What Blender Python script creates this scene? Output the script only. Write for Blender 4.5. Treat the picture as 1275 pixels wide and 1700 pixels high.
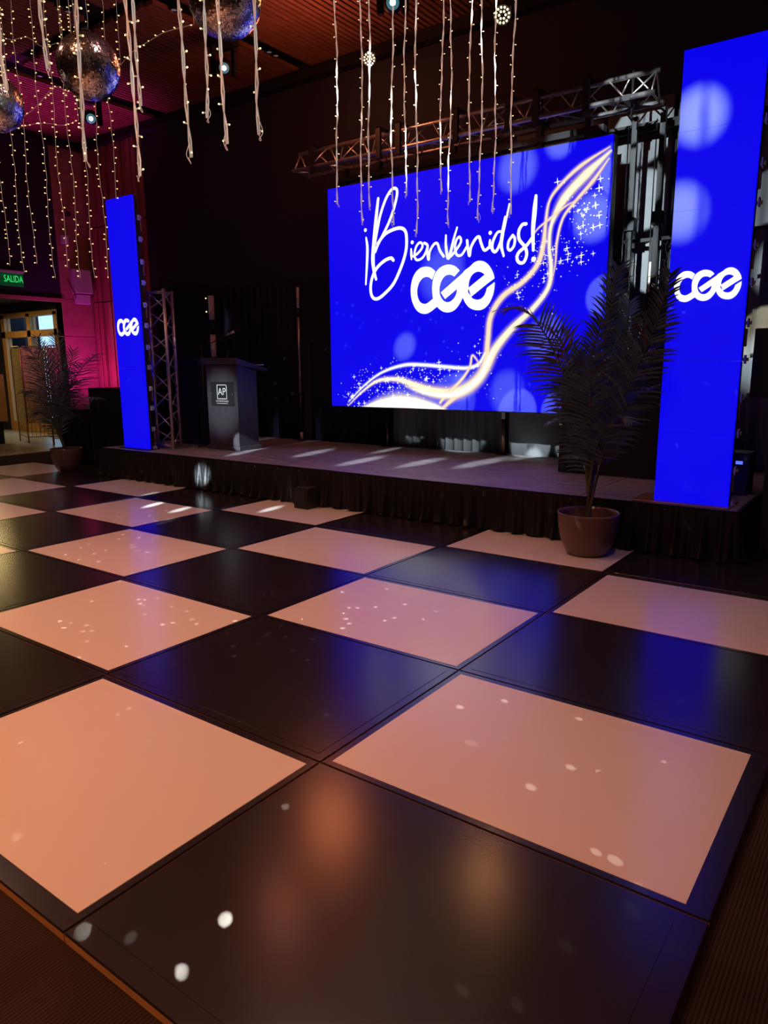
import bpy, bmesh, math, random
from mathutils import Vector, Matrix
random.seed(7)
for o in list(bpy.data.objects): bpy.data.objects.remove(o, do_unlink=True)
S = bpy.context.scene
COL = S.collection
PI = math.pi

# ------------------------------------------------------------------ camera
F, PITCH, ROLL, YAW = 1199.056, math.radians(11.38), math.radians(-0.402), math.radians(36.178)
CAM = Vector((1.614, -1.801, 1.414))
def _cam_axes():
    sp, cp, sy, cy = math.sin(PITCH), math.cos(PITCH), math.sin(YAW), math.cos(YAW)
    f = Vector((-sy*cp, cy*cp, -sp)); r = Vector((cy, sy, 0)); u = r.cross(f)
    return math.cos(ROLL)*r + math.sin(ROLL)*u, -math.sin(ROLL)*r + math.cos(ROLL)*u, f
RR, UU, FF = _cam_axes()
cd = bpy.data.cameras.new('camera'); cam = bpy.data.objects.new('camera', cd); COL.objects.link(cam)
cd.sensor_fit = 'HORIZONTAL'; cd.sensor_width = 36; cd.lens = F/1275*36; cd.clip_start = .05; cd.clip_end = 100
cam.matrix_world = Matrix(((RR.x, UU.x, -FF.x, CAM.x), (RR.y, UU.y, -FF.y, CAM.y), (RR.z, UU.z, -FF.z, CAM.z), (0, 0, 0, 1)))
S.camera = cam
# measuring helpers: a pixel of the photograph and a known plane give a real position
def ray(px, py): return RR*((px-637.5)/F) - UU*((py-850)/F) + FF
def aty(px, py, y): d = ray(px, py); return CAM + d*((y-CAM.y)/d.y)
def atx(px, py, x): d = ray(px, py); return CAM + d*((x-CAM.x)/d.x)
def atz(px, py, z): d = ray(px, py); return CAM + d*((z-CAM.z)/d.z)
def atd(px, py, D): return CAM + ray(px, py)*D

# ------------------------------------------------------------------ view, world
S.view_settings.view_transform = 'Standard'
S.view_settings.look = 'None'
S.view_settings.exposure = 0.0
S.view_settings.gamma = 1.0
S.view_settings.use_curve_mapping = False
w = bpy.data.worlds.new('world'); S.world = w; w.use_nodes = True
w.node_tree.nodes['Background'].inputs[0].default_value = (.45, .72, .95, 1)
w.node_tree.nodes['Background'].inputs[1].default_value = 1.5

# ------------------------------------------------------------------ lights
def lamp(kind, name, loc, aim, energy, color, size=.1, cone=None, blend=.15, sizey=None, spec=1.0):
    d = bpy.data.lights.new(name, kind); d.energy = energy; d.color = color
    if kind == 'AREA':
        d.size = size
        if sizey: d.shape = 'RECTANGLE'; d.size_y = sizey
    else: d.shadow_soft_size = size
    if kind == 'SPOT': d.spot_size = cone; d.spot_blend = blend
    d.specular_factor = spec
    o = bpy.data.objects.new(name, d); COL.objects.link(o); o.location = loc
    if aim is not None: o.rotation_euler = (Vector(aim)-Vector(loc)).to_track_quat('-Z', 'Y').to_euler()
    return o
WARM = (1, .50, .27)
for x, y, e, c in ((-3.4, -2.6, 92, (1, .34, .11)), (-1.2, -3.6, 78, (1, .34, .12)), (-2.6, -.4, 34, (1, .38, .17)), (1.2, -3.4, 20, (1, .42, .26)),
                   (-5.2, .2, 26, (1, .48, .32)), (.9, 1.2, 13, (1, .52, .50)), (-1.6, 1.6, 18, (1, .50, .44)), (-6.6, 1.4, 18, (1, .55, .42))):
    lamp('SPOT', 'warm_downlight', (x, y, 5.1), (x+.1, y+.3, 0), e*5.6, c, .12, 2.1, .9)
lamp('POINT', 'red_ceiling_wash', aty(560, 80, 5.1) + Vector((0, -.4, -.40)), None, 38, (1, .26, .10), .3)
lamp('POINT', 'red_ceiling_wash', (-3.2, 2.9, 4.2), None, 8, (1, .28, .16), .1)
lamp('POINT', 'fairy_curtain_glow', (-7.9, 3.0, 4.3), None, 4, (1, .42, .18), .1)
# magenta uplight at the foot of the slatted wall
lamp('SPOT', 'magenta_uplight', (-10.05, 5.35, .85), (-10.35, 6.0, 2.3), 34, (1, .03, .55), .12, 2.3, .8)
lamp('SPOT', 'magenta_uplight', (-9.9, 4.9, .95), (-10.7, 5.8, 2.0), 62, (1, .04, .85), .12, 2.0, .8)
lamp('SPOT', 'magenta_uplight', (-9.6, 4.6, 1.0), (-9.1, 4.6, 5.2), 800, (1, .06, .75), .12, .85, 1.0)
# foyer
lamp('AREA', 'foyer_light', (-14.6, 5.6, 2.65), (-14.4, 5.7, 0), 30, (1, .72, .28), .7)
lamp('AREA', 'foyer_light', (-11.7, 4.2, 2.5), (-12.6, 5.9, 1.0), 7, (1, .66, .3), .4)
# projector heads in the ceiling throw round pools through the light curtain
GOBO = Vector((-.5, -1.3, 4.95))
def pool(target, r, energy, color=(.82, .95, 1), src=None, blend=.25, name='moving_head_beam'):
    s = src or GOBO; energy *= 26
    return lamp('SPOT', name, s, target, energy, color, .012, 2*math.atan(r/(Vector(target)-s).length), blend, spec=.6)
W_ = 6.05
for (px, py, r, e) in ((1066, 330, .30, 1500), (1062, 222, .30, 1300), (880, 735, .26, 1700), (770, 715, .34, 1200),
                       (690, 705, .20, 600), (1085, 440, .26, 1700), (1030, 545, .22, 1100), (950, 735, .22, 1300),
                       (1130, 205, .22, 1300)):
    pool(aty(px, py, W_), r, e*.15)
for (px, py, r, e) in ((672, 575, .17, 420), (858, 280, .26, 330), (735, 455, .34, 270), (905, 560, .24, 330),
                       (840, 650, .24, 300), (985, 360, .26, 420), (930, 235, .18, 330), (770, 640, .2, 350)):
    pool(aty(px, py, 5.4), r, e*.66, blend=.85)
for (px, py, r, e) in ((1160, 190, .17, 520), (1128, 350, .17, 560)):
    pool(aty(px, py, 3.84), r*1.3, e*.45, blend=1)
LOW = Vector((-2.2, -4.6, 2.5))
for (px, py, h, r, e) in ((255, 838, 0, .05, 420), (275, 866, 0, .05, 360), (300, 846, 0, .04, 300), (245, 822, 0, .03, 200), (450, 845, 0, .05, 300),
                          (345, 790, .15, .16, 500), (400, 752, .38, .10, 420), (520, 752, .38, .13, 420), (600, 765, .38, .14, 420), (700, 768, .38, .14, 420),
                          (800, 768, .38, .16, 460), (880, 757, .38, .13, 420), (640, 748, .38, .10, 360)):
    pool(atz(px, py, h), r, e*1.6, src=LOW, blend=1)
pool((-5.5, 4.4, 1.0), .46, 75, src=Vector((-4.6, -1.5, 3.2)), blend=1)
pool((-7.32, 6.0, 2.1), .30, 60, color=(1, .95, .8), src=Vector((-2.0, -1.0, 3.6)), blend=.8)
pool((-5.22, 4.45, .5), .12, 200, src=Vector((-4.6, -1.5, 3.2)), blend=.5)
SIDE = Vector((3.6, .4, 4.6))
pool(aty(1278, 540, 6.0), .22, 130, color=(1, .9, .6), src=SIDE)
pool(aty(1278, 320, 6.0), .24, 60, src=SIDE)
# added lamps with a speckled gobo stand in for the mirror balls' specks
def speck_light(loc, energy, scale, thr, color=(1, .93, .8)):
    o = lamp('SPOT', 'added_speck_lamp', loc, loc+Vector((0, 0, -1)), energy, color, .004, 2.75, .1, spec=0)
    d = o.data; d.use_nodes = True; nt = d.node_tree; em = nt.nodes['Emission']
    tc = nt.nodes.new('ShaderNodeTexCoord'); vo = nt.nodes.new('ShaderNodeTexVoronoi'); vo.inputs['Scale'].default_value = scale
    vo.inputs['Randomness'].default_value = 1
    m = nt.nodes.new('ShaderNodeMath'); m.operation = 'LESS_THAN'; m.inputs[1].default_value = thr
    no = nt.nodes.new('ShaderNodeTexNoise'); no.inputs['Scale'].default_value = 3.1
    m2 = nt.nodes.new('ShaderNodeMath'); m2.operation = 'GREATER_THAN'; m2.inputs[1].default_value = .47
    m3 = nt.nodes.new('ShaderNodeMath'); m3.operation = 'MULTIPLY'
    nt.links.new(tc.outputs['Normal'], vo.inputs['Vector']); nt.links.new(tc.outputs['Normal'], no.inputs['Vector'])
    nt.links.new(vo.outputs['Distance'], m.inputs[0]); nt.links.new(no.outputs[0], m2.inputs[0])
    nt.links.new(m.outputs[0], m3.inputs[0]); nt.links.new(m2.outputs[0], m3.inputs[1])
    nt.links.new(m3.outputs[0], em.inputs['Strength'])

# ------------------------------------------------------------------ materials
def mat(name, color, rough=.5, metal=0, spec=.5, noise=None, bump=None, rnoise=None, emis=None, es=1, coat=0, sheen=0):
    """noise=(scale, second colour, stretch xyz); bump=(scale, strength); rnoise=(scale, lo, hi)"""
    m = bpy.data.materials.new(name); m.use_nodes = True; nt = m.node_tree; b = nt.nodes['Principled BSDF']
    b.inputs['Base Color'].default_value = (*color, 1); b.inputs['Roughness'].default_value = rough
    b.inputs['Metallic'].default_value = metal; b.inputs['Specular IOR Level'].default_value = spec
    b.inputs['Coat Weight'].default_value = coat; b.inputs['Sheen Weight'].default_value = sheen
    tc = nt.nodes.new('ShaderNodeTexCoord')
    def tex(scale, stretch=(1, 1, 1), detail=4):
        mp = nt.nodes.new('ShaderNodeMapping'); mp.inputs['Scale'].default_value = stretch
        n = nt.nodes.new('ShaderNodeTexNoise'); n.inputs['Scale'].default_value = scale; n.inputs['Detail'].default_value = detail
        nt.links.new(tc.outputs['Object'], mp.inputs[0]); nt.links.new(mp.outputs[0], n.inputs['Vector']); return n
    if noise:
        n = tex(noise[0], noise[2] if len(noise) > 2 else (1, 1, 1)); r = nt.nodes.new('ShaderNodeValToRGB')
        r.color_ramp.elements[0].position = .35; r.color_ramp.elements[1].position = .68
        r.color_ramp.elements[0].color = (*color, 1); r.color_ramp.elements[1].color = (*noise[1], 1)
        nt.links.new(n.outputs[0], r.inputs[0]); nt.links.new(r.outputs[0], b.inputs['Base Color'])
    if rnoise:
        n = tex(rnoise[0]); mr = nt.nodes.new('ShaderNodeMapRange'); mr.inputs['From Min'].default_value = .3; mr.inputs['From Max'].default_value = .7
        mr.inputs['To Min'].default_value = rnoise[1]; mr.inputs['To Max'].default_value = rnoise[2]
        nt.links.new(n.outputs[0], mr.inputs[0]); nt.links.new(mr.outputs[0], b.inputs['Roughness'])
    if bump:
        n = tex(bump[0], bump[2] if len(bump) > 2 else (1, 1, 1)); bp = nt.nodes.new('ShaderNodeBump')
        bp.inputs['Strength'].default_value = bump[1]; bp.inputs['Distance'].default_value = .01
        nt.links.new(n.outputs[0], bp.inputs['Height']); nt.links.new(bp.outputs[0], b.inputs['Normal'])
    if emis:
        b.inputs['Emission Color'].default_value = (*emis, 1); b.inputs['Emission Strength'].default_value = es
    return m
M = {}
M['white_panel'] = mat('white_panel_paint', (.80, .74, .68), .22, noise=(1.3, (.785, .725, .66)), spec=.5)
M['black_panel'] = mat('black_panel_paint', (.017, .013, .014), .21, noise=(3, (.021, .016, .018)), spec=1.0)
M['panel_edge'] = mat('raw_plywood_edge', (.62, .36, .17), .6, noise=(9, (.5, .27, .12), (1, 1, 8)))
M['carpet'] = mat('brown_carpet', (.045, .029, .026), .95, noise=(2.2, (.028, .018, .016)), bump=(300, .5), spec=.1)
M['stage_deck'] = mat('grey_wood_stage_laminate', (.34, .30, .32), .42, noise=(3.0, (.17, .145, .16), (1, 7, 1)), rnoise=(9, .35, .6), bump=(30, .12))
M['black_fabric'] = mat('black_satin_cloth', (.007, .007, .009), .45, spec=.35, sheen=.04, bump=(25, .3))
M['grey_drape'] = mat('grey_backcloth', (.20, .21, .22), .9, spec=.1, noise=(2.5, (.15, .155, .165)), bump=(80, .2))
M['drape'] = mat('black_molton_drape', (.014, .015, .034), .85, spec=.15, bump=(80, .2))
M['black_wall'] = mat('black_painted_wall', (.030, .027, .042), .75, noise=(.8, (.024, .021, .036)), spec=.2)
M['dark'] = mat('matt_black_paint', (.010, .010, .012), .55, spec=.3)
M['black_plastic'] = mat('black_plastic', (.02, .02, .022), .38, bump=(120, .08))
M['black_metal'] = mat('black_metal', (.018, .018, .02), .35, metal=.4)
M['alu'] = mat('brushed_aluminium', (.62, .58, .58), .36, metal=.9, noise=(14, (.45, .42, .42)))
M['silver'] = mat('silver_latch', (.75, .75, .78), .3, metal=.8)
M['wood_ceiling'] = mat('red_brown_slat_wood', (.22, .085, .05), .5, noise=(5, (.14, .05, .03), (6, .6, 1)), bump=(25, .05))
M['wood_slat_wall'] = mat('brown_wall_slat_wood', (.36, .16, .09), .5, noise=(4, (.24, .10, .055), (5, 5, .5)))
M['wood_panel'] = mat('veneer_wall_panel', (.42, .22, .16), .45, noise=(2.2, (.33, .16, .11), (1, .6, 5)))
M['door_wood'] = mat('golden_door_wood', (.50, .27, .09), .45, noise=(5, (.38, .19, .06), (6, 6, .6)))
M['plywood'] = mat('plywood_board', (.62, .38, .16), .55, noise=(3, (.50, .28, .10), (1, 1, 4)))
M['podium'] = mat('black_wood_podium', (.062, .058, .068), .42, noise=(6, (.044, .04, .05), (5, 5, .5)), bump=(40, .08, (4, 4, .4)))
M['pot'] = mat('brown_plastic_pot', (.17, .10, .095), .36, noise=(5, (.155, .09, .085)))
M['soil'] = mat('dark_potting_soil', (.03, .02, .015), .95, bump=(60, .8))
M['leaf'] = mat('dark_green_palm_leaf', (.11, .17, .20), .5, noise=(7, (.06, .10, .125)), spec=.5)
M['leaf_dry'] = mat('brown_dry_leaf', (.16, .07, .03), .6, noise=(7, (.1, .04, .02)))
M['stem'] = mat('green_grey_stem', (.10, .10, .06), .5, noise=(11, (.05, .055, .035), (3, 3, 1)))
M['mirror'] = mat('mirror_tile', (.97, .95, .95), .24, metal=1, noise=(30, (.72, .7, .7)))
M['ball_core'] = mat('mirror_ball_core', (.02, .02, .02), .6, bump=(20, .1))
M['wire'] = mat('pale_wire_painted_glow', (.80, .74, .66), .35, noise=(5, (.78, .38, .24), (1, 1, 1)), spec=.6, emis=(1, .72, .6), es=.38)  # warm patches and emission put the bulbs' light into the wire itself
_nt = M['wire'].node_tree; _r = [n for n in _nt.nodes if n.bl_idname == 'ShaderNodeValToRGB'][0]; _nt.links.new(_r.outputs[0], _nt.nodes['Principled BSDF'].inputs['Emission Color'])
M['bulb_base'] = mat('clear_bulb_base', (.85, .82, .7), .25, noise=(9, (.8, .76, .62)), emis=(1, .85, .5), es=.25)
M['bulb'] = mat('warm_bulb_glow', (1, .85, .5), .3, noise=(9, (1, .8, .45)), emis=(1, .80, .38), es=2.6)
M['bulb_far'] = mat('amber_bulb_glow', (1, .7, .3), .3, noise=(9, (1, .66, .28)), emis=(1, .62, .2), es=2.2)
M['lens_warm'] = mat('warm_led_lens', (1, .9, .7), .2, noise=(9, (1, .88, .66)), emis=(1, .80, .50), es=3)
M['lens_cool'] = mat('cool_projector_lens', (.6, .9, 1), .1, noise=(9, (.5, .85, 1)), emis=(.75, 1, 1), es=9)
M['lens_rim'] = mat('green_lens_rim', (.1, .35, .3), .15, noise=(9, (.1, .2, .4)), emis=(.04, .14, .16), es=1)
M['downlight'] = mat('recessed_lamp_glass', (.35, .33, .38), .2, noise=(9, (.25, .23, .28)), emis=(.30, .26, .34), es=.25)
M['green_sign'] = mat('exit_sign_face', (.005, .03, .012), .4, noise=(9, (.004, .02, .01)), emis=(0, .12, .03), es=.3)
M['green_letters'] = mat('exit_sign_letters', (.1, .8, .3), .4, noise=(9, (.1, .7, .25)), emis=(.02, .75, .14), es=1.1)
M['white_letters'] = mat('white_lettering', (.85, .88, .9), .4, noise=(9, (.78, .8, .84)))
M['white_plastic'] = mat('white_plastic', (.62, .60, .62), .45, noise=(9, (.56, .54, .56)))
M['woven'] = mat('woven_cane', (.55, .42, .20), .7, noise=(22, (.25, .17, .07)), bump=(45, .6))
M['foyer_floor'] = mat('polished_foyer_floor', (.42, .38, .28), .3, noise=(1.5, (.35, .31, .22)))
M['glass'] = mat('window_glass', (.9, .95, 1), .03, noise=(3, (.88, .93, 1)))
M['glass'].node_tree.nodes['Principled BSDF'].inputs['Transmission Weight'].default_value = 1
M['glass'].node_tree.nodes['Principled BSDF'].inputs['IOR'].default_value = 1.02
M['screen_blue'] = mat('led_screen_blue', (.036, .042, .05), .55, noise=(400, (.03, .035, .045)), emis=(.0, .0, .84), es=1.0, spec=.2)
M['screen_white'] = mat('led_screen_white', (.5, .5, .5), .5, noise=(400, (.45, .45, .5)), emis=(1, 1, 1), es=1.25)
M['strip_light'] = mat('pale_strip', (.80, .76, .70), .5, noise=(14, (.5, .47, .42), (1, 1, 3)), bump=(20, .1))
M['copper'] = mat('copper_pole', (.50, .25, .13), .35, metal=.7, noise=(8, (.4, .2, .1)))
for k in ('bulb', 'bulb_far', 'bulb_base', 'wire', 'lens_rim', 'green_letters', 'downlight', 'green_sign'):
    try: M[k].cycles.emission_sampling = 'NONE'
    except Exception: pass
# soft-edged glow drawn by the screen itself (its picture), colour stored per vertex
g = bpy.data.materials.new('led_screen_light_trail'); g.use_nodes = True; nt = g.node_tree; nt.nodes.clear()
at = nt.nodes.new('ShaderNodeAttribute'); at.attribute_name = 'glow'
em = nt.nodes.new('ShaderNodeEmission'); tr = nt.nodes.new('ShaderNodeBsdfTransparent'); ad = nt.nodes.new('ShaderNodeMixShader'); ou = nt.nodes.new('ShaderNodeOutputMaterial')
nt.links.new(at.outputs['Color'], em.inputs['Color']); nt.links.new(at.outputs['Alpha'], ad.inputs[0]); nt.links.new(em.outputs[0], ad.inputs[2]); nt.links.new(tr.outputs[0], ad.inputs[1]); nt.links.new(ad.outputs[0], ou.inputs[0])
M['trail'] = g
try: g.cycles.emission_sampling = 'NONE'
except Exception: pass

# carpet rib pattern
nt = M['carpet'].node_tree; wv = nt.nodes.new('ShaderNodeTexWave'); wv.inputs['Scale'].default_value = 30; wv.inputs['Distortion'].default_value = .6
tc = nt.nodes.new('ShaderNodeTexCoord'); nt.links.new(tc.outputs['Object'], wv.inputs['Vector'])
bp = [n for n in nt.nodes if n.bl_idname == 'ShaderNodeBump'][0]; nt.links.new(wv.outputs['Fac'], bp.inputs['Height'])

# ------------------------------------------------------------------ mesh helpers
class MB:
    def __init__(s): s.v = []; s.f = []; s.mi = []; s.mats = []; s.cols = None; s.sm = []
    def m(s, k):
        if k not in s.mats: s.mats.append(k)
        return s.mats.index(k)
    def add(s, vs, fs, k=None, smooth=False):
        o = len(s.v); s.v += [tuple(v) for v in vs]; i = s.m(k) if k else 0
        for f in fs: s.f.append([a+o for a in f]); s.mi.append(i); s.sm.append(smooth)
    def box(s, a, b, k=None):
        x0, y0, z0 = a; x1, y1, z1 = b
        s.add([(x0, y0, z0), (x1, y0, z0), (x1, y1, z0), (x0, y1, z0), (x0, y0, z1), (x1, y0, z1), (x1, y1, z1), (x0, y1, z1)],
              [(0, 3, 2, 1), (4, 5, 6, 7), (0, 1, 5, 4), (1, 2, 6, 5), (2, 3, 7, 6), (3, 0, 4, 7)], k); return s
    def tube(s, pts, r, n=8, k=None, cap=True):
        pts = [Vector(p) for p in pts]; rs = r if isinstance(r, (list, tuple)) else [r]*len(pts)
        vs = []; up = None
        for i, p in enumerate(pts):
            t = (pts[min(i+1, len(pts)-1)] - pts[max(i-1, 0)]).normalized()
            if up is None: up = t.orthogonal().normalized()
            up = (up - t*up.dot(t)).normalized(); sd = t.cross(up)
            for j in range(n):
                a = 2*PI*j/n; vs.append(p + (up*math.cos(a) + sd*math.sin(a))*rs[i])
        fs = [(i*n+j, i*n+(j+1) % n, (i+1)*n+(j+1) % n, (i+1)*n+j) for i in range(len(pts)-1) for j in range(n)]
        if cap: fs += [tuple(range(n))[::-1], tuple((len(pts)-1)*n+j for j in range(n))]
        s.add(vs, fs, k, True); return s
    def lathe(s, prof, c=(0, 0, 0), n=32, k=None, smooth=True):
        vs = [(c[0]+r*math.cos(2*PI*j/n), c[1]+r*math.sin(2*PI*j/n), c[2]+z) for r, z in prof for j in range(n)]
        fs = [(i*n+j, i*n+(j+1) % n, (i+1)*n+(j+1) % n, (i+1)*n+j) for i in range(len(prof)-1) for j in range(n)]
        s.add(vs, fs, k, smooth); return s
    def build(s, name, m=None, parent=None, bevel=0, loc=None):
        me = bpy.data.meshes.new(name); me.from_pydata(s.v, [], s.f)
        for k in (s.mats or [m]): me.materials.append(M[k] if isinstance(k, str) else k)
        me.polygons.foreach_set('material_index', s.mi); me.polygons.foreach_set('use_smooth', s.sm)
        if s.cols:
            ca = me.color_attributes.new('glow', 'FLOAT_COLOR', 'POINT')
            for i, c in enumerate(s.cols): ca.data[i].color = c
        me.update()
        o = bpy.data.objects.new(name, me); COL.objects.link(o)
        if parent is not None: o.parent = parent
        if loc is not None: o.location = loc
        if bevel:
            b = o.modifiers.new('bevel', 'BEVEL'); b.width = bevel; b.segments = 2; b.limit_method = 'ANGLE'
        return o
def thing(name, label, cat, loc=(0, 0, 0), rz=0, group=None):
    o = bpy.data.objects.new(name, None); COL.objects.link(o); o.empty_display_size = .1
    o.location = loc; o.rotation_euler = (0, 0, rz); o['label'] = label; o['category'] = cat
    if group: o['group'] = group
    return o
def tag(o, label, cat, group=None):
    o['label'] = label; o['category'] = cat
    if group: o['group'] = group
    return o
def struct(name, mb, m=None): o = mb.build(name, m); o['kind'] = 'structure'; return o
def sub(o, loc): return Vector(o)-Vector(loc)
def text_mb(txt, size, mb, xf, k, align='CENTER', extrude=0):
    c = bpy.data.curves.new('t', 'FONT'); c.body = txt; c.size = size; c.align_x = align; c.align_y = 'CENTER'; c.extrude = extrude; c.resolution_u = 3
    o = bpy.data.objects.new('t', c); COL.objects.link(o); dg = bpy.context.evaluated_depsgraph_get()
    me = bpy.data.meshes.new_from_object(o.evaluated_get(dg))
    mb.add([xf(v.co) for v in me.vertices], [tuple(p.vertices) for p in me.polygons], k)
    bpy.data.objects.remove(o); bpy.data.curves.remove(c); bpy.data.meshes.remove(me)
def spline(pts, n=8):
    pts = [Vector(p) for p in pts]; out = []
    P = [2*pts[0]-pts[1]] + pts + [2*pts[-1]-pts[-2]]
    for i in range(1, len(P)-2):
        a, b, c, d = P[i-1:i+3]
        for j in range(n):
            t = j/n; out.append(.5*((2*b)+(c-a)*t+(2*a-5*b+4*c-d)*t*t+(-a+3*b-3*c+d)*t**3))
    out.append(pts[-1]); return out
ORD = ['first', 'second', 'third', 'fourth', 'fifth', 'sixth', 'seventh', 'eighth', 'ninth', 'tenth', 'eleventh', 'twelfth']

# ------------------------------------------------------------------ room shell
ZC = 5.25; CF = -.03
struct('floor', MB().box((-19, -8, CF-.1), (5, 9, CF)), 'carpet')
mb = MB().box((-9.03, 6.15, CF), (5, 6.35, ZC+.3)); struct('wall_back', mb, 'black_wall')
struct('wall_right', MB().box((5, -8, CF), (5.2, 6.35, ZC+.3)), 'black_wall')
struct('wall_front', MB().box((-10.9, -8.2, CF), (5.2, -8, ZC+.3)), 'black_wall')
# dark left wall above and beside the opening to the foyer
mb = MB().box((-10.9, -8, 2.60), (-10.7, 5.5, ZC+.3)).box((-10.9, -8, CF), (-10.7, 3.3, 2.60)); struct('wall_left', mb, 'black_wall')
# timber veneer return with panel joints
mb = MB(); zs = [CF, .62, 1.25, 1.98, 2.62, 3.30, 4.05, 4.62, 5.12]
for a, b in zip(zs, zs[1:]): mb.box((-10.9, 5.5, a+.006), (-10.7, 6.095, b-.006))
mb.box((-10.9, 5.5, CF), (-10.712, 6.35, 5.6)); struct('wall_left_veneer', mb, 'wood_panel')
mb = MB().box((-10.75, 6.16, CF), (-9.0, 6.35, 5.6), 'dark')
x = -10.69
for zz0, zz1 in ((CF, 2.58), (2.60, 3.85), (3.87, 5.12)):
    x = -10.69; i = 0
    while x < -9.08:
        wd = (.075, .045, .10, .05, .045)[i % 5]; dp = (.05, .02, .065, .03, .055)[(i*2) % 5]
        mb.box((x, 6.16-dp, zz0), (x+wd, 6.16, zz1), 'wood_slat_wall'); x += wd+.02; i += 1
struct('wall_slatted', mb)
struct('trim_1', MB().box((-10.7, -8, 5.12), (-10.6, 6.05, ZC)).box((-10.7, 6.0, 5.12), (5, 6.15, ZC)), 'dark')
struct('trim_2', MB().box((-10.72, 2.9, 2.56), (-10.66, 5.52, 2.62)), 'wood_panel')
# slatted ceiling: boards run towards the stage wall, with black service channels
mb = MB().box((-10.9, -8.2, ZC+.12), (5.2, 6.35, ZC+.3), 'dark')
x = -10.6
while x < 4.9:
    for y0, y1 in ((-8, -3.2), (-3.05, 3.55), (3.75, 6.05)):
        back = y0 > 3
        ch = ((-8.5, -8.2), (-5.48, -5.22), (-2.3, -2.05), (.9, 1.15)) if back else ((-9.0, -8.8), (-6.35, -6.05), (-3.5, -3.2), (-.6, -.3), (2.3, 2.6))
        if any(a-.05 < x < b for a, b in ch): continue
        j = random.uniform(-.02, .02)
        mb.box((x, y0+j, ZC), (x+.052, y1+j, ZC+.05), 'wood_ceiling')
    x += .078
struct('ceiling', mb)
# foyer beyond the opening
struct('floor_foyer', MB().box((-18.5, 3.6, CF), (-10.75, 6.98, CF+.012)), 'foyer_floor')
mb = MB().box((-18.7, 1.9, CF), (-18.5, 7.2, 3)).box((-18.5, 1.9, CF), (-10.9, 2.1, 3))
mb.box((-18.5, 7.0, CF), (-15.75, 7.15, 2.85)).box((-13.0, 7.0, CF), (-10.9, 7.15, 2.85)).box((-15.75, 7.0, 2.62), (-13.0, 7.15, 2.85))
mb.box((-10.9, 6.1, CF), (-10.75, 7.15, 2.85))
struct('wall_foyer', mb, 'black_wall')
struct('ceiling_foyer', MB().box((-18.7, 1.9, 2.85), (-10.9, 7.2, 3.0)), 'dark')
# glazed timber door set with transoms
def door_set():
    fr = MB()
    for a, b in ((-15.75, -15.6), (-14.62, -14.48), (-13.52, -13.38), (-13.30, -13.12)): fr.box((a, 6.93, CF), (b, 7.08, 2.62))
    fr.box((-15.75, 6.93, 2.56), (-13.12, 7.08, 2.66)); fr.box((-15.75, 6.93, 2.12), (-13.4, 7.08, 2.26)); fr.box((-15.7, 6.95, CF), (-13.4, 7.05, .22))
    d = struct('door_1', fr, 'door_wood')
    for i, (a, b) in enumerate(((-15.6, -14.62), (-14.48, -13.52))):
        MB().box((a, 7.0, .22), (b, 7.01, 2.12)).build('door_pane', 'glass', d)
        MB().box((a, 7.0, 2.26), (b, 7.01, 2.56)).build('transom_pane', 'glass', d)
    h = MB().tube([(-14.55, 6.9, .95), (-14.55, 6.88, 1.25)], .012).build('door_handle', 'alu', d)
door_set()
# neighbouring building outside, hiding the sky from all but the right-hand panes
struct('wall_outside', MB().box((-19, 8.2, CF), (-17.1, 8.6, 4)).box((-19, 7.0, CF), (-18.5, 8.4, 4)), 'black_wall')
struct('ground_outside', MB().box((-19, 7.2, CF-.1), (-10, 14, CF)), 'foyer_floor')

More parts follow.
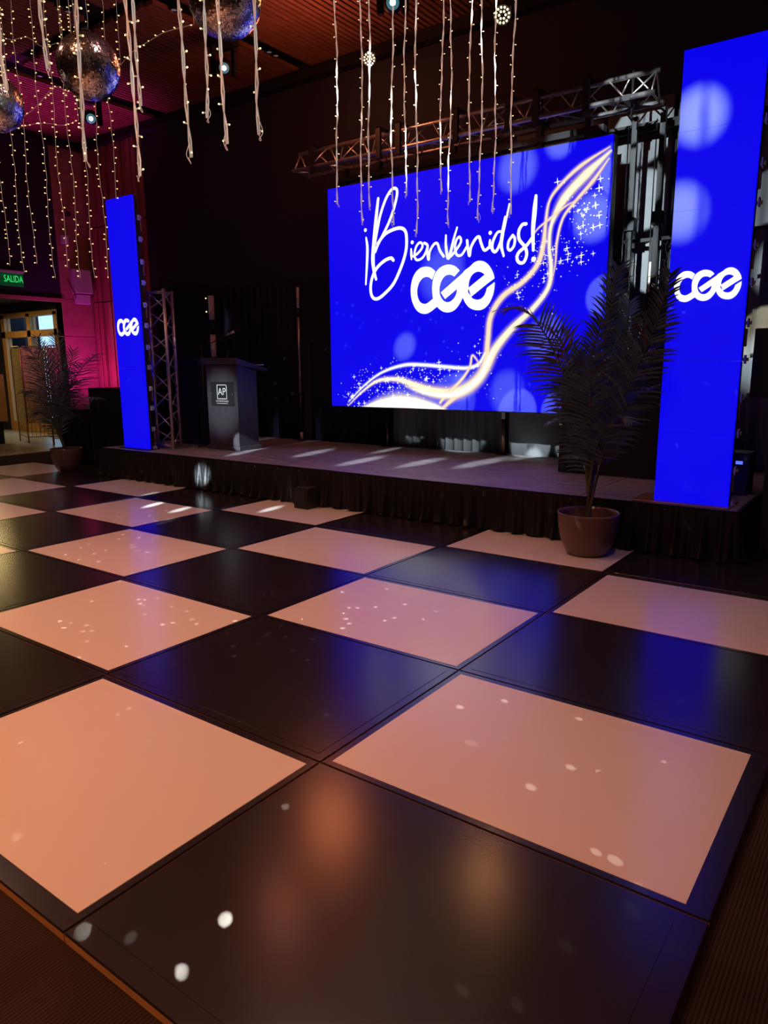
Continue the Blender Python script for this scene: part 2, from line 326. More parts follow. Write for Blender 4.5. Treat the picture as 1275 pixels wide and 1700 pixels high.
# ------------------------------------------------------------------ dance floor
PX, PY, TH = 4/3, 1.0, .03
def side_word(j): return {0: 'right-hand edge', 1: 'right-hand edge', 2: 'right-hand edge'}.get(j)
ROWS = {-1: 'nearest row', 0: 'second row from near edge', 1: 'third row from near edge', 2: 'fourth row from near edge', 3: 'row under stage skirt'}
for i in range(-1, 4):
    for j in range(0, -8, -1):
        white = (i+j) % 2 == 0
        x0, x1, y0, y1 = j*PX, (j+1)*PX, i*PY, (i+1)*PY
        # wholly behind or outside the frame?
        def vis(x, y):
            v = Vector((x, y, 0))-CAM; z = v.dot(FF)
            if z < .15: return False
            u, q = 637.5+F*v.dot(RR)/z, 850-F*v.dot(UU)/z
            return -420 < u < 1700 and q < 2100
        if not any(vis(x0+(x1-x0)*a/8, y0+(y1-y0)*b/8) for a in range(9) for b in range(9)): continue
        g_ = .003
        cx, cy = (x0+x1)/2, (y0+y1)/2
        n = -j
        pos = 'at the right edge' if n == 0 else '%s leftwards from the right edge' % ORD[n]
        t = thing('dance_panel', '%s glossy dance floor panel, %s, %s' % ('cream' if white else 'black', ROWS[i], pos), 'dance floor panel', (cx, cy, CF), random.uniform(-.0008, .0008), 'chequered dance floor panels')
        b = MB(); hx, hy = PX/2-g_, PY/2-g_
        # board with plywood sides and painted top
        b.add([(-hx, -hy, 0), (hx, -hy, 0), (hx, hy, 0), (-hx, hy, 0), (-hx, -hy, TH-.007), (hx, -hy, TH-.007), (hx, hy, TH-.007), (-hx, hy, TH-.007)],
              [(0, 3, 2, 1), (0, 1, 5, 4), (1, 2, 6, 5), (2, 3, 7, 6), (3, 0, 4, 7)], 'panel_edge')
        e = .0025
        b.add([(-hx, -hy, TH-.007), (hx, -hy, TH-.007), (hx, hy, TH-.007), (-hx, hy, TH-.007), (-hx+e, -hy+e, TH-.001), (hx-e, -hy+e, TH-.001), (hx-e, hy-e, TH-.001), (-hx+e, hy-e, TH-.001)],
              [(4, 5, 6, 7), (0, 1, 5, 4), (1, 2, 6, 5), (2, 3, 7, 6), (3, 0, 4, 7)], 'black_panel')
        b.build('panel_board', None, t)
        ml = .028; mr = .065 if j == 0 else .028; mt = .035; mb_ = .058 if i == -1 else .028
        if not white: ml, mr, mt, mb_ = .04, .04 if j else .075, .04, .04 if i > -1 else .06
        tp = MB(); zt = TH-.0005
        tp.add([(-hx+ml, -hy+mb_, TH-.0015), (hx-mr, -hy+mb_, TH-.0015), (hx-mr, hy-mt, TH-.0015), (-hx+ml, hy-mt, TH-.0015),
                (-hx+ml+.001, -hy+mb_+.001, zt+.0008), (hx-mr-.001, -hy+mb_+.001, zt+.0008), (hx-mr-.001, hy-mt-.001, zt+.0008), (-hx+ml+.001, hy-mt-.001, zt+.0008)],
               [(4, 5, 6, 7), (0, 1, 5, 4), (1, 2, 6, 5), (2, 3, 7, 6), (3, 0, 4, 7)], 'white_panel' if white else 'black_panel')
        o = tp.build('panel_top', None, t)
        if white: o['label'] = 'cream white glossy centre'

# ------------------------------------------------------------------ stage
SZ = .38; SY = 3.78; SX0, SX1 = -7.12, .66
st = thing('stage', 'low stage with grey wood-look deck and black pleated skirt below the big screen', 'stage', (-3.2, 4.9, CF))
def rel(o, pts): return [Vector(p)-o for p in pts]
L = Vector(st.location)
for a, b, c, d in ((SX0, -4.9, SY, 6.0), (-4.9, -2.62, SY, 6.0), (-2.62, -.5, SY, 6.0), (-.5, SX1, SY, 6.0)):
    m = MB().box((a+.003-L.x, c-L.y, SZ-.045-L.z), (b-.003-L.x, d-L.y, SZ-L.z)); m.build('deck_panel', 'stage_deck', st, .003)
m = MB().box((SX0-.012-L.x, SY-.02-L.y, SZ-.05-L.z), (SX1+.012-L.x, SY-.001-L.y, SZ-.0005-L.z)).box((SX0-.02-L.x, SY-.01-L.y, SZ-.05-L.z), (SX0-.001-L.x, 6.0-L.y, SZ-.0005-L.z)).box((SX1+.001-L.x, SY-.01-L.y, SZ-.05-L.z), (SX1+.02-L.x, 6.0-L.y, SZ-.0005-L.z))
m.build('edge_trim', 'black_metal', st)
def skirt():
    m = MB(); pts = []
    path = [(SX0-.02, 5.9), (SX0-.02, SY-.03), (SX1+.02, SY-.03), (SX1+.02, 5.9)]
    n = 0; ring = []
    for (xa, ya), (xb, yb) in zip(path, path[1:]):
        ln = math.hypot(xb-xa, yb-ya); k = int(ln/.012); nx, ny = (yb-ya)/ln, -(xb-xa)/ln
        for i in range(k+1):
            t = i/k; s = t*ln
            w1 = math.sin(s*2*PI/.062+1.3*math.sin(s*3.1))*.5+math.sin(s*2*PI/.11+2*math.sin(s*1.7))*.5
            w2 = math.sin(s*2*PI/.17+2.2*math.sin(s*2.3))
            ring.append((xa+(xb-xa)*t, ya+(yb-ya)*t, nx*-1, ny*-1, w1, w2))
    Z = [SZ-.005, SZ-.03, SZ-.10, SZ-.2, SZ-.3, .012]
    A = [.002, .006, .012, .018, .022, .03]; B = [0, .0, .006, .014, .022, .04]
    # outward normal = away from the stage centre
    for r in ring:
        for zi, z in enumerate(Z):
            ox, oy = r[2], r[3]
            if (r[0]-L.x)*ox+(r[1]-L.y)*oy < 0: ox, oy = -ox, -oy
            d = .014+A[zi]*r[4]+B[zi]*r[5]+B[zi]*.6
            zz = z + (0 if zi < 5 else .01*r[5]+.004*r[4]) 
            pts.append((r[0]+ox*d-L.x, r[1]+oy*d-L.y, zz-L.z))
    q = len(Z)
    m.add(pts, [(i*q+j, (i+1)*q+j, (i+1)*q+j+1, i*q+j+1) for i in range(len(ring)-1) for j in range(q-1)], 'black_fabric', True)
    return m.build('skirt', None, st)
skirt()
for xx in (-7.0, -4.9, -2.62, -.5, .55):
    for yy in (3.9, 5.9): MB().box((xx-.03-L.x, yy-.03-L.y, .031 if yy < 4 else 0), (xx+.03-L.x, yy+.03-L.y, SZ-.046-L.z)).build('stage_leg', 'alu', st)
for px in (303, 345, 425, 463, 497, 600, 700, 790, 860, 950, 1010, 1062, 1110, 1180):
    p = aty(px, 780, SY-.03)
    MB().lathe([(0, -.003), (.005, -.002), (.005, .002), (0, .003)], (p.x-L.x, SY-.046-L.y, SZ-.03-L.z), 8).build('skirt_pin', 'silver', st)

# ------------------------------------------------------------------ backdrop drapes along the back wall
def drape(x0, x1, y, z0, z1, label, amp=.02, per=.13, name='backdrop_drape', mk='drape'):
    m = MB(); k = max(4, int((x1-x0)/.02)); vs = []; c = Vector(((x0+x1)/2, y, z0)); ph = random.uniform(0, 6)
    for i in range(k+1):
        x = x0+(x1-x0)*i/k; s = math.sin(x*2*PI/per+1.4*math.sin(x*2.9+ph)+ph)
        for z in (z0, (z0+z1)/2, z1): vs.append((x-c.x, s*amp*(1.2 if z == z0 else 1), z-z0))
    m.add(vs, [(i*3+j, i*3+3+j, i*3+4+j, i*3+1+j) for i in range(k) for j in range(2)], mk, True)
    o = m.build(name, None, None, loc=c); sd = o.modifiers.new('thickness', 'SOLIDIFY'); sd.thickness = .004
    return tag(o, label, 'curtain', 'drapes along the back wall')
drape(-8.9, -7.44, 6.08, CF, 2.64, 'black floor-length drape behind the truss tower, left of the pale slit')
drape(-7.24, -5.66, 6.08, CF, 2.62, 'black floor-length drape between the podium and the tall dark pole')
drape(-5.44, -4.03, 6.08, CF, 2.62, 'black drape directly left of the big screen and under its left corner')
drape(-3.97, -2.36, 6.08, CF, 3.4, 'grey drape behind the left half of the big screen', .022, .12, mk='grey_drape')
drape(-2.29, -1.30, 6.08, CF, 3.9, 'grey drape behind the right half of the big screen catching round light pools', .006, .3, mk='grey_drape')
drape(-1.26, -.60, 6.08, CF, 4.0, 'tall grey drape in the gap between big screen and right tower', .007, .26, mk='grey_drape')
drape(-.56, 1.7, 6.08, CF, 4.0, 'tall grey drape behind and beyond the right-hand blue tower', .02, .2, mk='grey_drape')
# pale slits and stands against the drapes
def stand(name, label, segs, r=.022, base=True, cat='pole'):
    p0 = Vector(segs[0][0]); t = thing(name, label, cat, (p0.x, p0.y, p0.z))
    for a, b, k, nm in segs:
        MB().tube([Vector(a)-p0, Vector(b)-p0], r, 10, k).build(nm, None, t)
    if base: MB().lathe([(0, 0), (.085, 0), (.085, .008), (.02, .012), (0, .012)], (0, 0, 0), 16).build('base_plate', 'black_metal', t)
    return t
def seg(px0, py0, px1, py1, y): return aty(px0, py0, y), aty(px1, py1, y)
x_, y_ = -5.49, 5.92
stand('drape_pole', 'tall thin upright pole with pale and black bands right of the podium', [
    ((x_, y_, SZ), (x_, y_, .50), 'strip_light', 'pale_foot'), ((x_, y_, .50), (x_, y_, 1.05), 'black_metal', 'lower_tube'),
    ((x_, y_, 1.05), (x_, y_, 2.10), 'alu', 'silver_tube'), ((x_, y_, 2.10), (x_, y_, 2.22), 'black_metal', 'clamp_band'), ((x_, y_, 2.22), (x_, y_, 2.50), 'strip_light', 'pale_top')], .021)
x_, y_ = -7.33, 5.96
stand('drape_pole', 'pale upright post with black bands and two tiny lights, rising behind the podium', [
    ((x_, y_, CF), (x_, y_, 1.5), 'strip_light', 'lower_post'), ((x_, y_, 1.5), (x_, y_, 1.92), 'strip_light', 'middle_post'),
    ((x_, y_, 1.92), (x_, y_, 2.14), 'black_metal', 'black_band'), ((x_, y_, 2.14), (x_, y_, 2.5), 'strip_light', 'top_post')], .045)
for q, z in enumerate((2.46, 2.26)):
    o = MB().lathe([(0, -.012), (.012, 0), (0, .012)], (0, 0, 0), 8).build('fairy_bulb', 'bulb', None, loc=(-7.37, 5.89, z))
    tag(o, 'tiny warm bulb on the %s of the pale post behind the podium' % ('very top' if q == 0 else 'upper section'), 'light bulb')
stand('screen_support_pole', 'thin silver pole below the left part of the big screen', [((-3.99, 5.95, SZ), (-3.99, 5.95, .68), 'alu', 'lower_tube'), ((-3.99, 5.95, .68), (-3.99, 5.95, 1.4), 'black_metal', 'upper_tube')], .012)
stand('screen_support_pole', 'copper coloured pole below the right part of the big screen', [((-2.30, 5.95, SZ), (-2.30, 5.95, .80), 'copper', 'copper_tube'), ((-2.30, 5.95, .80), (-2.30, 5.95, 1.4), 'strip_light', 'upper_tube')], .022)

# ------------------------------------------------------------------ LED screen
YS = 5.40; sx0, sx1, sz0, sz1 = -4.47, -.955, .925, 3.535
sc = thing('led_screen', 'large blue video screen reading Bienvenidos with golden light trail, hung above the stage', 'screen', ((sx0+sx1)/2, YS, sz0))
LS = Vector(sc.location)
MB().box((sx0-LS.x, 0, 0), (sx1-LS.x, .07, sz1-LS.z)).build('display_face', 'screen_blue', sc)
m = MB(); e = .012
m.box((sx0-e-LS.x, .012, -e), (sx0-.001-LS.x, .10, sz1-LS.z+e)).box((sx1+.001-LS.x, .012, -e), (sx1+e-LS.x, .10, sz1-LS.z+e))
m.box((sx0-e-LS.x, .012, sz1-LS.z+.001), (sx1+e-LS.x, .10, sz1-LS.z+e)).box((sx0-e-LS.x, .012, -e), (sx1+e-LS.x, .10, -.001))
m.box((sx0-LS.x, .071, 0), (sx1-LS.x, .12, sz1-LS.z)); m.build('cabinet_frame', 'black_metal', sc)
m = MB()
for k in range(7):
    xx = sx0+.25+k*.5-LS.x; m.box((xx-.03, .02, sz1-LS.z+.012), (xx+.03, .08, sz1-LS.z+.20))
m.box((sx0+.1-LS.x, .0, sz1-LS.z+.05), (sx1-.1-LS.x, .09, sz1-LS.z+.11)); m.build('hanging_bar', 'black_metal', sc)
def S2(px, py, d=.003):   # a point of the picture on the screen, local to it
    p = aty(px, py, YS); return Vector((p.x-LS.x, -d, p.z-LS.z))
def stroke(mb, pts, wd, d, k, n=8, taper=True):
    """flat ribbon in the x-z plane of the screen"""
    P = spline([(p[0], 0, p[2]) if len(p) == 3 else p for p in pts], n); N = len(P); L_ = []; R_ = []
    for i, p in enumerate(P):
        t = (P[min(i+1, N-1)]-P[max(i-1, 0)]); t = Vector((t.x, 0, t.z)).normalized(); nn = Vector((-t.z, 0, t.x))
        u = i/(N-1); ww = wd/2*(1 if not taper else (.62+.38*math.sin(PI*min(1, u*1.05))))
        L_.append((p.x+nn.x*ww, -d, p.z+nn.z*ww)); R_.append((p.x-nn.x*ww, -d, p.z-nn.z*ww))
    mb.add(L_+R_, [(i, i+1, N+i+1, N+i) for i in range(N-1)], k)
    for c in (P[0], P[-1]):
        ww = wd/2*(.62 if taper else 1); mb.add([(c.x+ww*math.cos(a*PI/6), -d-.0002, c.z+ww*math.sin(a*PI/6)) for a in range(12)], [tuple(range(12))], k)
def z3(x, y): return S2(600+x/3.984, 300+y/3.984)
mb = MB(); PXM = 3.515/475.
def wr(pts, wpx, taper=True):
    p0 = [z3(*p) for p in pts]; stroke(mb, p0, wpx*1.18/3.984*PXM, wr.d, 'screen_white', 8, taper); wr.d += .00012
wr.d = .003
def dot(x, y, r):
    c = z3(x, y); rr = r/3.984*PXM; mb.add([(c.x+rr*math.cos(a*PI/8), -wr.d, c.z+rr*math.sin(a*PI/8)) for a in range(16)], [tuple(range(16))], 'screen_white')
dot(27, 327, 11); wr([(32, 378), (40, 440), (38, 540), (30, 685)], 17)
wr([(112, 118), (98, 250), (85, 400), (77, 520), (85, 600), (98, 652)], 24)
wr([(85, 440), (105, 330), (128, 220), (165, 115), (203, 57), (232, 55), (236, 95), (215, 185), (185, 270), (150, 345), (112, 420), (92, 470)], 15, False)
wr([(108, 418), (150, 360), (200, 328), (255, 313), (290, 332), (300, 390), (294, 470), (264, 570), (215, 678), (160, 742), (110, 780), (76, 772), (62, 722), (70, 650), (100, 582), (150, 532), (195, 512), (212, 526)], 17, False)
dot(337, 408, 11); wr([(330, 452), (332, 520)], 14)
wr([(344, 500), (372, 482), (400, 448), (404, 420), (385, 410), (362, 440), (352, 492), (366, 524), (400, 514), (424, 480), (440, 432)], 12, False)
wr([(418, 412), (438, 428), (436, 474), (446, 522), (452, 470), (480, 422), (503, 416), (520, 462), (545, 500)], 13, False)
wr([(560, 362), (560, 432), (574, 512), (592, 470), (612, 385), (634, 310)], 16)
wr([(574, 512), (602, 490), (640, 440), (660, 400), (650, 372), (630, 392), (620, 440), (632, 490), (664, 490), (696, 440)], 12, False)
wr([(700, 396), (706, 452), (716, 497), (726, 440), (756, 385), (780, 372), (792, 412), (815, 460), (850, 436)], 14, False)
dot(853, 345, 11); wr([(851, 392), (850, 446)], 14)
wr([(934, 338), (902, 342), (872, 400), (866, 450), (886, 470), (912, 430), (942, 330), (980, 155)], 15)
wr([(952, 240), (936, 340), (926, 425), (942, 498)], 18)
wr([(1002, 362), (976, 400), (970, 445), (986, 460), (1010, 430), (1016, 384), (1002, 362)], 13, False)
wr([(1090, 286), (1065, 292), (1042, 335), (1046, 390), (1084, 440), (1094, 490), (1075, 538), (1046, 542), (1030, 515), (1042, 475), (1092, 430), (1130, 380)], 15, False)
wr([(1156, 100), (1150, 160), (1146, 210), (1136, 330), (1138, 460)], 22)
dot(1140, 520, 14)
o = mb.build('welcome_lettering', None, sc); o['label'] = 'white brush lettering reading ¡Bienvenidos!'
# interlocking rings monogram: each stroke is an outer and an inner edge, traced once on the screen
LOGO = [([(398, 228), (345, 185), (285, 172), (220, 185), (160, 235), (115, 320), (93, 440), (100, 560), (135, 665), (190, 735), (265, 758), (330, 738), (420, 668)],
         [(358, 332), (325, 305), (285, 297), (245, 312), (210, 350), (183, 410), (172, 480), (180, 550), (205, 605), (235, 628), (275, 634), (315, 615), (375, 565)]),
        ([(700, 220), (650, 170), (575, 145), (500, 160), (430, 210), (385, 290), (362, 400), (365, 520), (385, 610), (420, 668), (480, 722), (555, 740), (630, 715), (690, 650), (738, 550), (735, 440)],
         [(635, 292), (605, 275), (565, 270), (525, 282), (490, 320), (462, 380), (448, 450), (455, 520), (475, 565), (495, 590), (520, 607), (550, 614), (590, 602), (630, 565), (660, 510), (672, 445)]),
        ([(468, 492), (590, 385), (720, 270), (830, 170)], [(520, 572), (600, 505), (672, 445), (800, 470)]),
        ([(738, 550), (722, 450), (735, 260), (830, 170), (885, 118), (945, 98), (1010, 110), (1070, 160), (1115, 240), (1133, 300)],
         [(800, 500), (812, 435), (815, 380), (830, 320), (860, 270), (895, 243), (935, 232), (975, 242), (1015, 270), (1040, 300)]),
        ([(812, 435), (910, 355), (1015, 270), (1133, 298)], [(845, 545), (950, 460), (1050, 378), (1133, 318)]),
        ([(738, 550), (775, 625), (830, 685), (910, 712), (990, 700), (1060, 640), (1110, 540), (1132, 450), (1138, 362)],
         [(800, 480), (845, 545), (865, 568), (915, 583), (965, 572), (1005, 535), (1030, 480), (1040, 440), (1055, 425)])]
def _u(p):
    q = S2(670+p[0]/7.5, 420+p[1]/7.5); return q.x, q.z
_all = [_u(p) for a, b in LOGO for p in a+b]; _x0, _x1 = min(p[0] for p in _all), max(p[0] for p in _all); _z0, _z1 = min(p[1] for p in _all), max(p[1] for p in _all)
def put_logo(x0, x1, z0, z1, d=.004, k='screen_white'):
    m = MB(); f = lambda p: (x0+(_u(p)[0]-_x0)/(_x1-_x0)*(x1-x0), 0, z0+(_u(p)[1]-_z0)/(_z1-_z0)*(z1-z0))
    for i, (a, b) in enumerate(LOGO):
        A = [f(p) for p in a]; B = [f(p) for p in b]
        if i not in (2, 4): A, B = spline(A, 4), spline(B, 4)
        N = len(A); m.add([(p[0], -d, p[2]) for p in A]+[(p[0], -d, p[2]) for p in B], [(q, q+1, N+q+1, N+q) for q in range(N-1)], k); d += .00025
    return m
o = put_logo(_x0, _x1, _z0, _z1, .006).build('logo', None, sc); o['label'] = 'white linked letters cge logo'
# golden light trail: additive ribbons
def trail(mb, pts, wds, cols, amp, d):
    P = spline([tuple(S2(*p)) for p in pts], 8); N = len(P); K = 12
    o = len(mb.v); vs = []; cs = []
    for i, p in enumerate(P):
        t = (P[min(i+1, N-1)]-P[max(i-1, 0)]); t = Vector((t.x, 0, t.z)).normalized(); nn = Vector((-t.z, 0, t.x))
        u = i/(N-1)*(len(wds)-1); a = min(int(u), len(wds)-2); wd = (wds[a]*(1-u+a)+wds[a+1]*(u-a))*PXM
        u2 = i/(N-1)*(len(amp)-1); a2 = min(int(u2), len(amp)-2); am = 1.35*(amp[a2]*(1-u2+a2)+amp[a2+1]*(u2-a2))
        for k in range(K+1):
            s = k/K*2-1; g0 = math.exp(-(s*3.3)**2)*(1.) ; g1 = (math.exp(-(s*1.9)**2)-.027)
            x = min(max(p.x+nn.x*wd*s, sx0-LS.x), sx1-LS.x); z = min(max(p.z+nn.z*wd*s, 0), sz1-LS.z)
            vs.append((x, -d, z))
            al = min(1, max(0, am*(g0*1.1+g1*.42))); b_ = min(1, am*g0*1.1); cs.append(tuple(cols[1][c]*(1-b_)+cols[0][c]*b_ for c in range(3))+(al,))
    mb.add(vs, [(i*(K+1)+k, (i+1)*(K+1)+k, (i+1)*(K+1)+k+1, i*(K+1)+k+1) for i in range(N-1) for k in range(K)], 'trail'); mb.cols += cs
mb = MB(); mb.cols = []
GOLD = ((1.1, 1.04, .74), (1, .66, .34)); PINK = ((1, .82, .55), (.95, .52, .42)); HOT = ((1.2, 1.18, 1.05), (1, .82, .5)); THIN = ((1, 1, .96), (.75, .75, 1))
trail(mb, [(1016, 249), (975, 288), (937, 330), (916, 372), (912, 410), (915, 445), (910, 478), (885, 512), (850, 545), (822, 580), (806, 612), (782, 640), (752, 652), (720, 650), (690, 640), (660, 630), (628, 632), (602, 650), (578, 674)],
      [4, 13, 12, 6, 6, 7, 7, 8, 10, 12, 13, 15, 16, 15, 11, 8, 6, 4, 3], GOLD, [.5, 1.3, 1.4, .9, .8, 1.0, 1.0, 1.1, 1.3, 1.5, 1.6, 1.6, 1.6, 1.5, 1.3, 1.0, .9, .7, .3], .0035)
trail(mb, [(1014, 243), (965, 275), (930, 308), (912, 335), (906, 372), (902, 408), (892, 440), (868, 468), (835, 492), (815, 525), (810, 565), (806, 600), (790, 635), (755, 660), (735, 678)],
      [3, 6, 5, 4, 5, 7, 7, 7, 8, 8, 8, 9, 10, 8, 6], PINK, [.4, 1, 1, .9, 1, 1.4, 1.5, 1.5, 1.6, 1.6, 1.7, 1.8, 1.6, 1.3, 1], .0037)
trail(mb, [(1012, 262), (985, 300), (955, 335), (935, 362), (925, 400), (922, 440), (915, 470)], [3, 6, 5, 4, 4, 3, 2], PINK, [.5, 1.1, 1, .9, .9, .6, .2], .0039)
trail(mb, [(965, 328), (940, 342), (915, 362), (893, 380), (880, 400)], [2, 3, 4, 3, 2], PINK, [.1, .7, .9, .6, .1], .0041)
trail(mb, [(578, 668), (605, 640), (635, 618), (672, 606), (705, 606), (740, 609), (775, 611), (795, 604), (806, 585)], [3, 4, 4, 5, 5, 5, 5, 5, 4], THIN, [.3, .7, 1.1, 1.5, 1.7, 1.7, 1.6, 1.3, .7], .0043)
trail(mb, [(800, 610), (785, 590), (780, 610), (765, 632), (742, 655), (730, 670)], [3, 4, 4, 5, 6, 5], PINK, [.3, .8, .9, 1.2, 1.3, .8], .0045)
trail(mb, [(840, 555), (815, 590), (798, 625), (768, 650), (735, 656), (700, 650), (672, 640)], [6, 11, 14, 15, 13, 10, 5], HOT, [.2, .6, .8, .8, .7, .6, .2], .0047)
trail(mb, [(596, 680), (630, 672), (660, 668), (690, 670), (725, 678), (745, 684)], [6, 18, 24, 22, 14, 5], HOT, [.5, 1.6, 1.8, 1.6, 1.2, .5], .0049)
o = mb.build('light_trail', None, sc); o['label'] = 'glowing gold and pink ribbon of light'
# sparkles
mb = MB()
def star(px, py, r, four=True):
    c = S2(px, py, .0053); rr = r*PXM
    if not (sx0 < c.x+LS.x < sx1 and 0 < c.z < sz1-LS.z): return
    if four:
        vs = []
        for a in range(8):
            q = rr if a % 2 == 0 else rr*.16; vs.append((c.x+q*math.cos(a*PI/4+.1), c.y, c.z+q*math.sin(a*PI/4+.1)))
        mb.add(vs, [tuple(range(8))], 'screen_white')
    else: mb.add([(c.x+rr*math.cos(a*PI/3), c.y, c.z+rr*math.sin(a*PI/3)) for a in range(6)], [tuple(range(6))], 'screen_white')
R = random.Random(3)
for (cx, cy, ax, ay, n4, nd) in ((650, 640, 55, 22, 22, 130), (590, 662, 18, 18, 7, 26), (700, 625, 60, 18, 12, 80), (960, 345, 28, 30, 8, 40), (985, 355, 18, 40, 6, 26), (945, 420, 28, 28, 10, 50), (900, 430, 16, 55, 6, 60), (860, 470, 25, 30, 5, 34), (800, 590, 30, 60, 4, 30)):
    for _ in range(n4): star(R.gauss(cx, ax*.6), R.gauss(cy, ay*.6), R.uniform(2.5, 5.5))
    for _ in range(nd): star(R.gauss(cx, ax*.7), R.gauss(cy, ay*.7), R.uniform(.4, .9), False)
for p in ((926, 302, 6), (997, 297, 5), (996, 374, 5), (995, 312, 6), (965, 435, 5), (985, 421, 4)): star(*p)
mb.build('sparkles', None, sc)

# ------------------------------------------------------------------ blue LED towers
def led_tower(x0, x1, y, z0, z1, label, bracket=True):
    t = thing('led_tower', label, 'screen', ((x0+x1)/2, y, z0), 0, 'slim blue video towers on the stage'); hw = (x1-x0)/2; H = z1-z0; n = 6
    for k in range(n):
        a = H*k/n; b = H*(k+1)/n
        MB().box((-hw, 0, a+.0006), (hw, .03, b-.0006)).build('display_module', 'screen_blue', t)
    for k in range(n):
        a = H*k/n; b = H*(k+1)/n; m = MB()
        m.box((hw-.016, .031, a+.004), (hw, .085, b-.004)).box((-hw, .031, a+.004), (-hw+.016, .085, b-.004)).box((-hw+.016, .031, a+.004), (hw-.016, .085, a+.02)).box((-hw+.016, .031, b-.02), (hw-.016, .085, b-.004))
        m.box((-hw+.06, .05, a+.12), (hw-.06, .12, b-.12)); o = m.build('cabinet_frame', 'black_metal', t)
        for zz in (a+.01, (a+b)/2):
            MB().box((hw-.02, .086, zz-.012), (hw+.035, .10, zz+.012)).box((hw+.0121, .05, zz-.03), (hw+.022, .0995, zz+.03)).build('latch_bracket', 'silver', o)
            MB().box((-hw-.02, .086, zz-.012), (-hw+.02, .10, zz+.012)).build('latch_bracket', 'silver', o)
        MB().box((hw-.004, .09, a+.10), (hw+.012, .11, b-.30)).build('cable_cover', 'copper', o)
    return t
T1 = led_tower(-6.815, -6.29, 3.90, SZ+.012, 3.465, 'slim blue video tower with cge logo at the left end of the stage')
T2 = led_tower(.062, .585, 3.85, SZ+.012, 3.525, 'slim blue video tower with cge logo at the right end of the stage')
for T, y, pl, pr, pt, pb in ((T2, 3.85, 1119.5, 1231, 449.5, 497), (T1, 3.90, 195, 231, 530, 556)):
    l = Vector(T.location); a = aty(pl, (pt+pb)/2, y)-l; b = aty(pr, (pt+pb)/2, y)-l; w_ = b.x-a.x; h_ = w_*(_z1-_z0)/(_x1-_x0); zc = aty((pl+pr)/2, (pt+pb)/2, y).z-l.z
    o = put_logo(a.x, b.x, zc-h_/2, zc+h_/2).build('logo', None, T); o['label'] = 'white linked letters cge logo'
MB().box((-.42, -.055, -.010), (.28, .30, 0)).build('base_plate', 'copper', T2, .004)
MB().box((-.30, -.05, -.010), (.30, .14, 0)).build('base_plate', 'black_metal', T1, .004)

# ------------------------------------------------------------------ trusses
def truss(t, org, ax, ln, tri, r=.024, step=.24, rb=.009):
    """tri: three offset vectors of the chords"""
    for c in tri: MB().tube([org+c, org+c+ax*ln], r, 12, 'alu').build('chord', None, t)
    n = max(1, round(ln/step)); m = MB()
    for a, b in ((0, 1), (1, 2), (2, 0)):
        for k in range(n):
            p = org+ax*(ln*k/n+.02); q = org+ax*(ln*(k+1)/n-.02)
            A, B = (tri[a], tri[b]) if k % 2 == 0 else (tri[b], tri[a])
            m.tube([p+A, q+B], rb, 6, 'alu')
        for k in (0, 1): m.tube([org+ax*(.03+(ln-.06)*k)+tri[a], org+ax*(.03+(ln-.06)*k)+tri[b]], rb, 6, 'alu')
    m.build('bracing', None, t)
t = thing('lighting_truss', 'long horizontal silver lattice truss carrying the big screen', 'truss', (-4.92, 5.42, 3.8))
truss(t, Vector((0, 0, 0)), Vector((1, 0, 0)), 4.36, [Vector((0, -.02, .20)), Vector((0, -.15, -.02)), Vector((0, .13, -.03))], .023)
for xx in (.35, 1.35, 1.62, 2.35, 2.95, 3.25, 3.75): MB().box((xx-.04, -.19, -.09), (xx+.02, -.155, .235)).box((xx-.04, -.19, .225), (xx+.02, .02, .235)).build('black_strap', 'dark', t)
for xx in (3.23, 4.12): MB().tube([(xx, -.02, .24), (xx, -.02, -.15)], .012, 8).box((xx-.03, -.18, -.05), (xx+.03, .16, 0)).build('clamp', 'black_metal', t)
t = thing('truss_tower', 'short upright silver lattice truss standing behind the left blue tower', 'truss', (-6.25, 4.23, SZ))
truss(t, Vector((0, 0, .012)), Vector((0, 0, 1)), 1.99, [Vector((-.155, -.10, 0)), Vector((.155, -.10, 0)), Vector((-.02, .16, 0))], .022, .25)
MB().box((-.22, -.17, 0), (.22, .22, .012)).build('base_plate', 'alu', t)
# lift masts right of the screen
def mast(x, y, z1, label, kdark=True):
    t = thing('winch_mast', label, 'stand', (x, y, SZ))
    MB().box((-.035, -.035, 0), (.035, .035, (z1-SZ)*.5)).build('lower_mast', 'black_metal', t)
    MB().box((-.025, -.025, (z1-SZ)*.5), (.025, .025, z1-SZ)).build('upper_mast', 'black_metal', t)
    m = MB()
    for a in range(4): m.tube([(0, 0, .08), (.09*math.cos(a*PI/2+.6), .09*math.sin(a*PI/2+.6), .015)], .012, 6)
    m.build('outrigger_legs', 'black_metal', t)
    for zz in ((z1-SZ)*.5, (z1-SZ)*.72): MB().box((-.05, -.05, zz-.09), (.05, .05, zz+.03)).tube([(.04, -.03, zz-.02), (.11, -.05, zz+.02)], .008, 6).build('locking_collar', 'black_metal', t)
    MB().tube([(-.045, -.05, .3), (-.045, -.05, z1-SZ-.1)], .006, 6).build('cable', 'black_metal', t)
mast(-.84, 5.66, 3.72, 'black winch mast with cable just right of the big screen', False)
mast(-.62, 5.80, 3.80, 'black lift mast in the gap between big screen and right tower')
t = thing('drape_rail', 'horizontal black bar on upright behind the truss end', 'rail', (-.7, 5.98, 3.72))
MB().box((-.85, -.02, -.05), (.85, .02, .03)).build('bar', 'dark', t)
MB().box((.70, -.02, SZ-3.72), (.74, .02, -.051)).build('upright', 'dark', t)
t = thing('drape_rail', 'lower horizontal black bar behind the right tower, carrying a hanging strip', 'rail', (-.55, 5.90, 2.64))
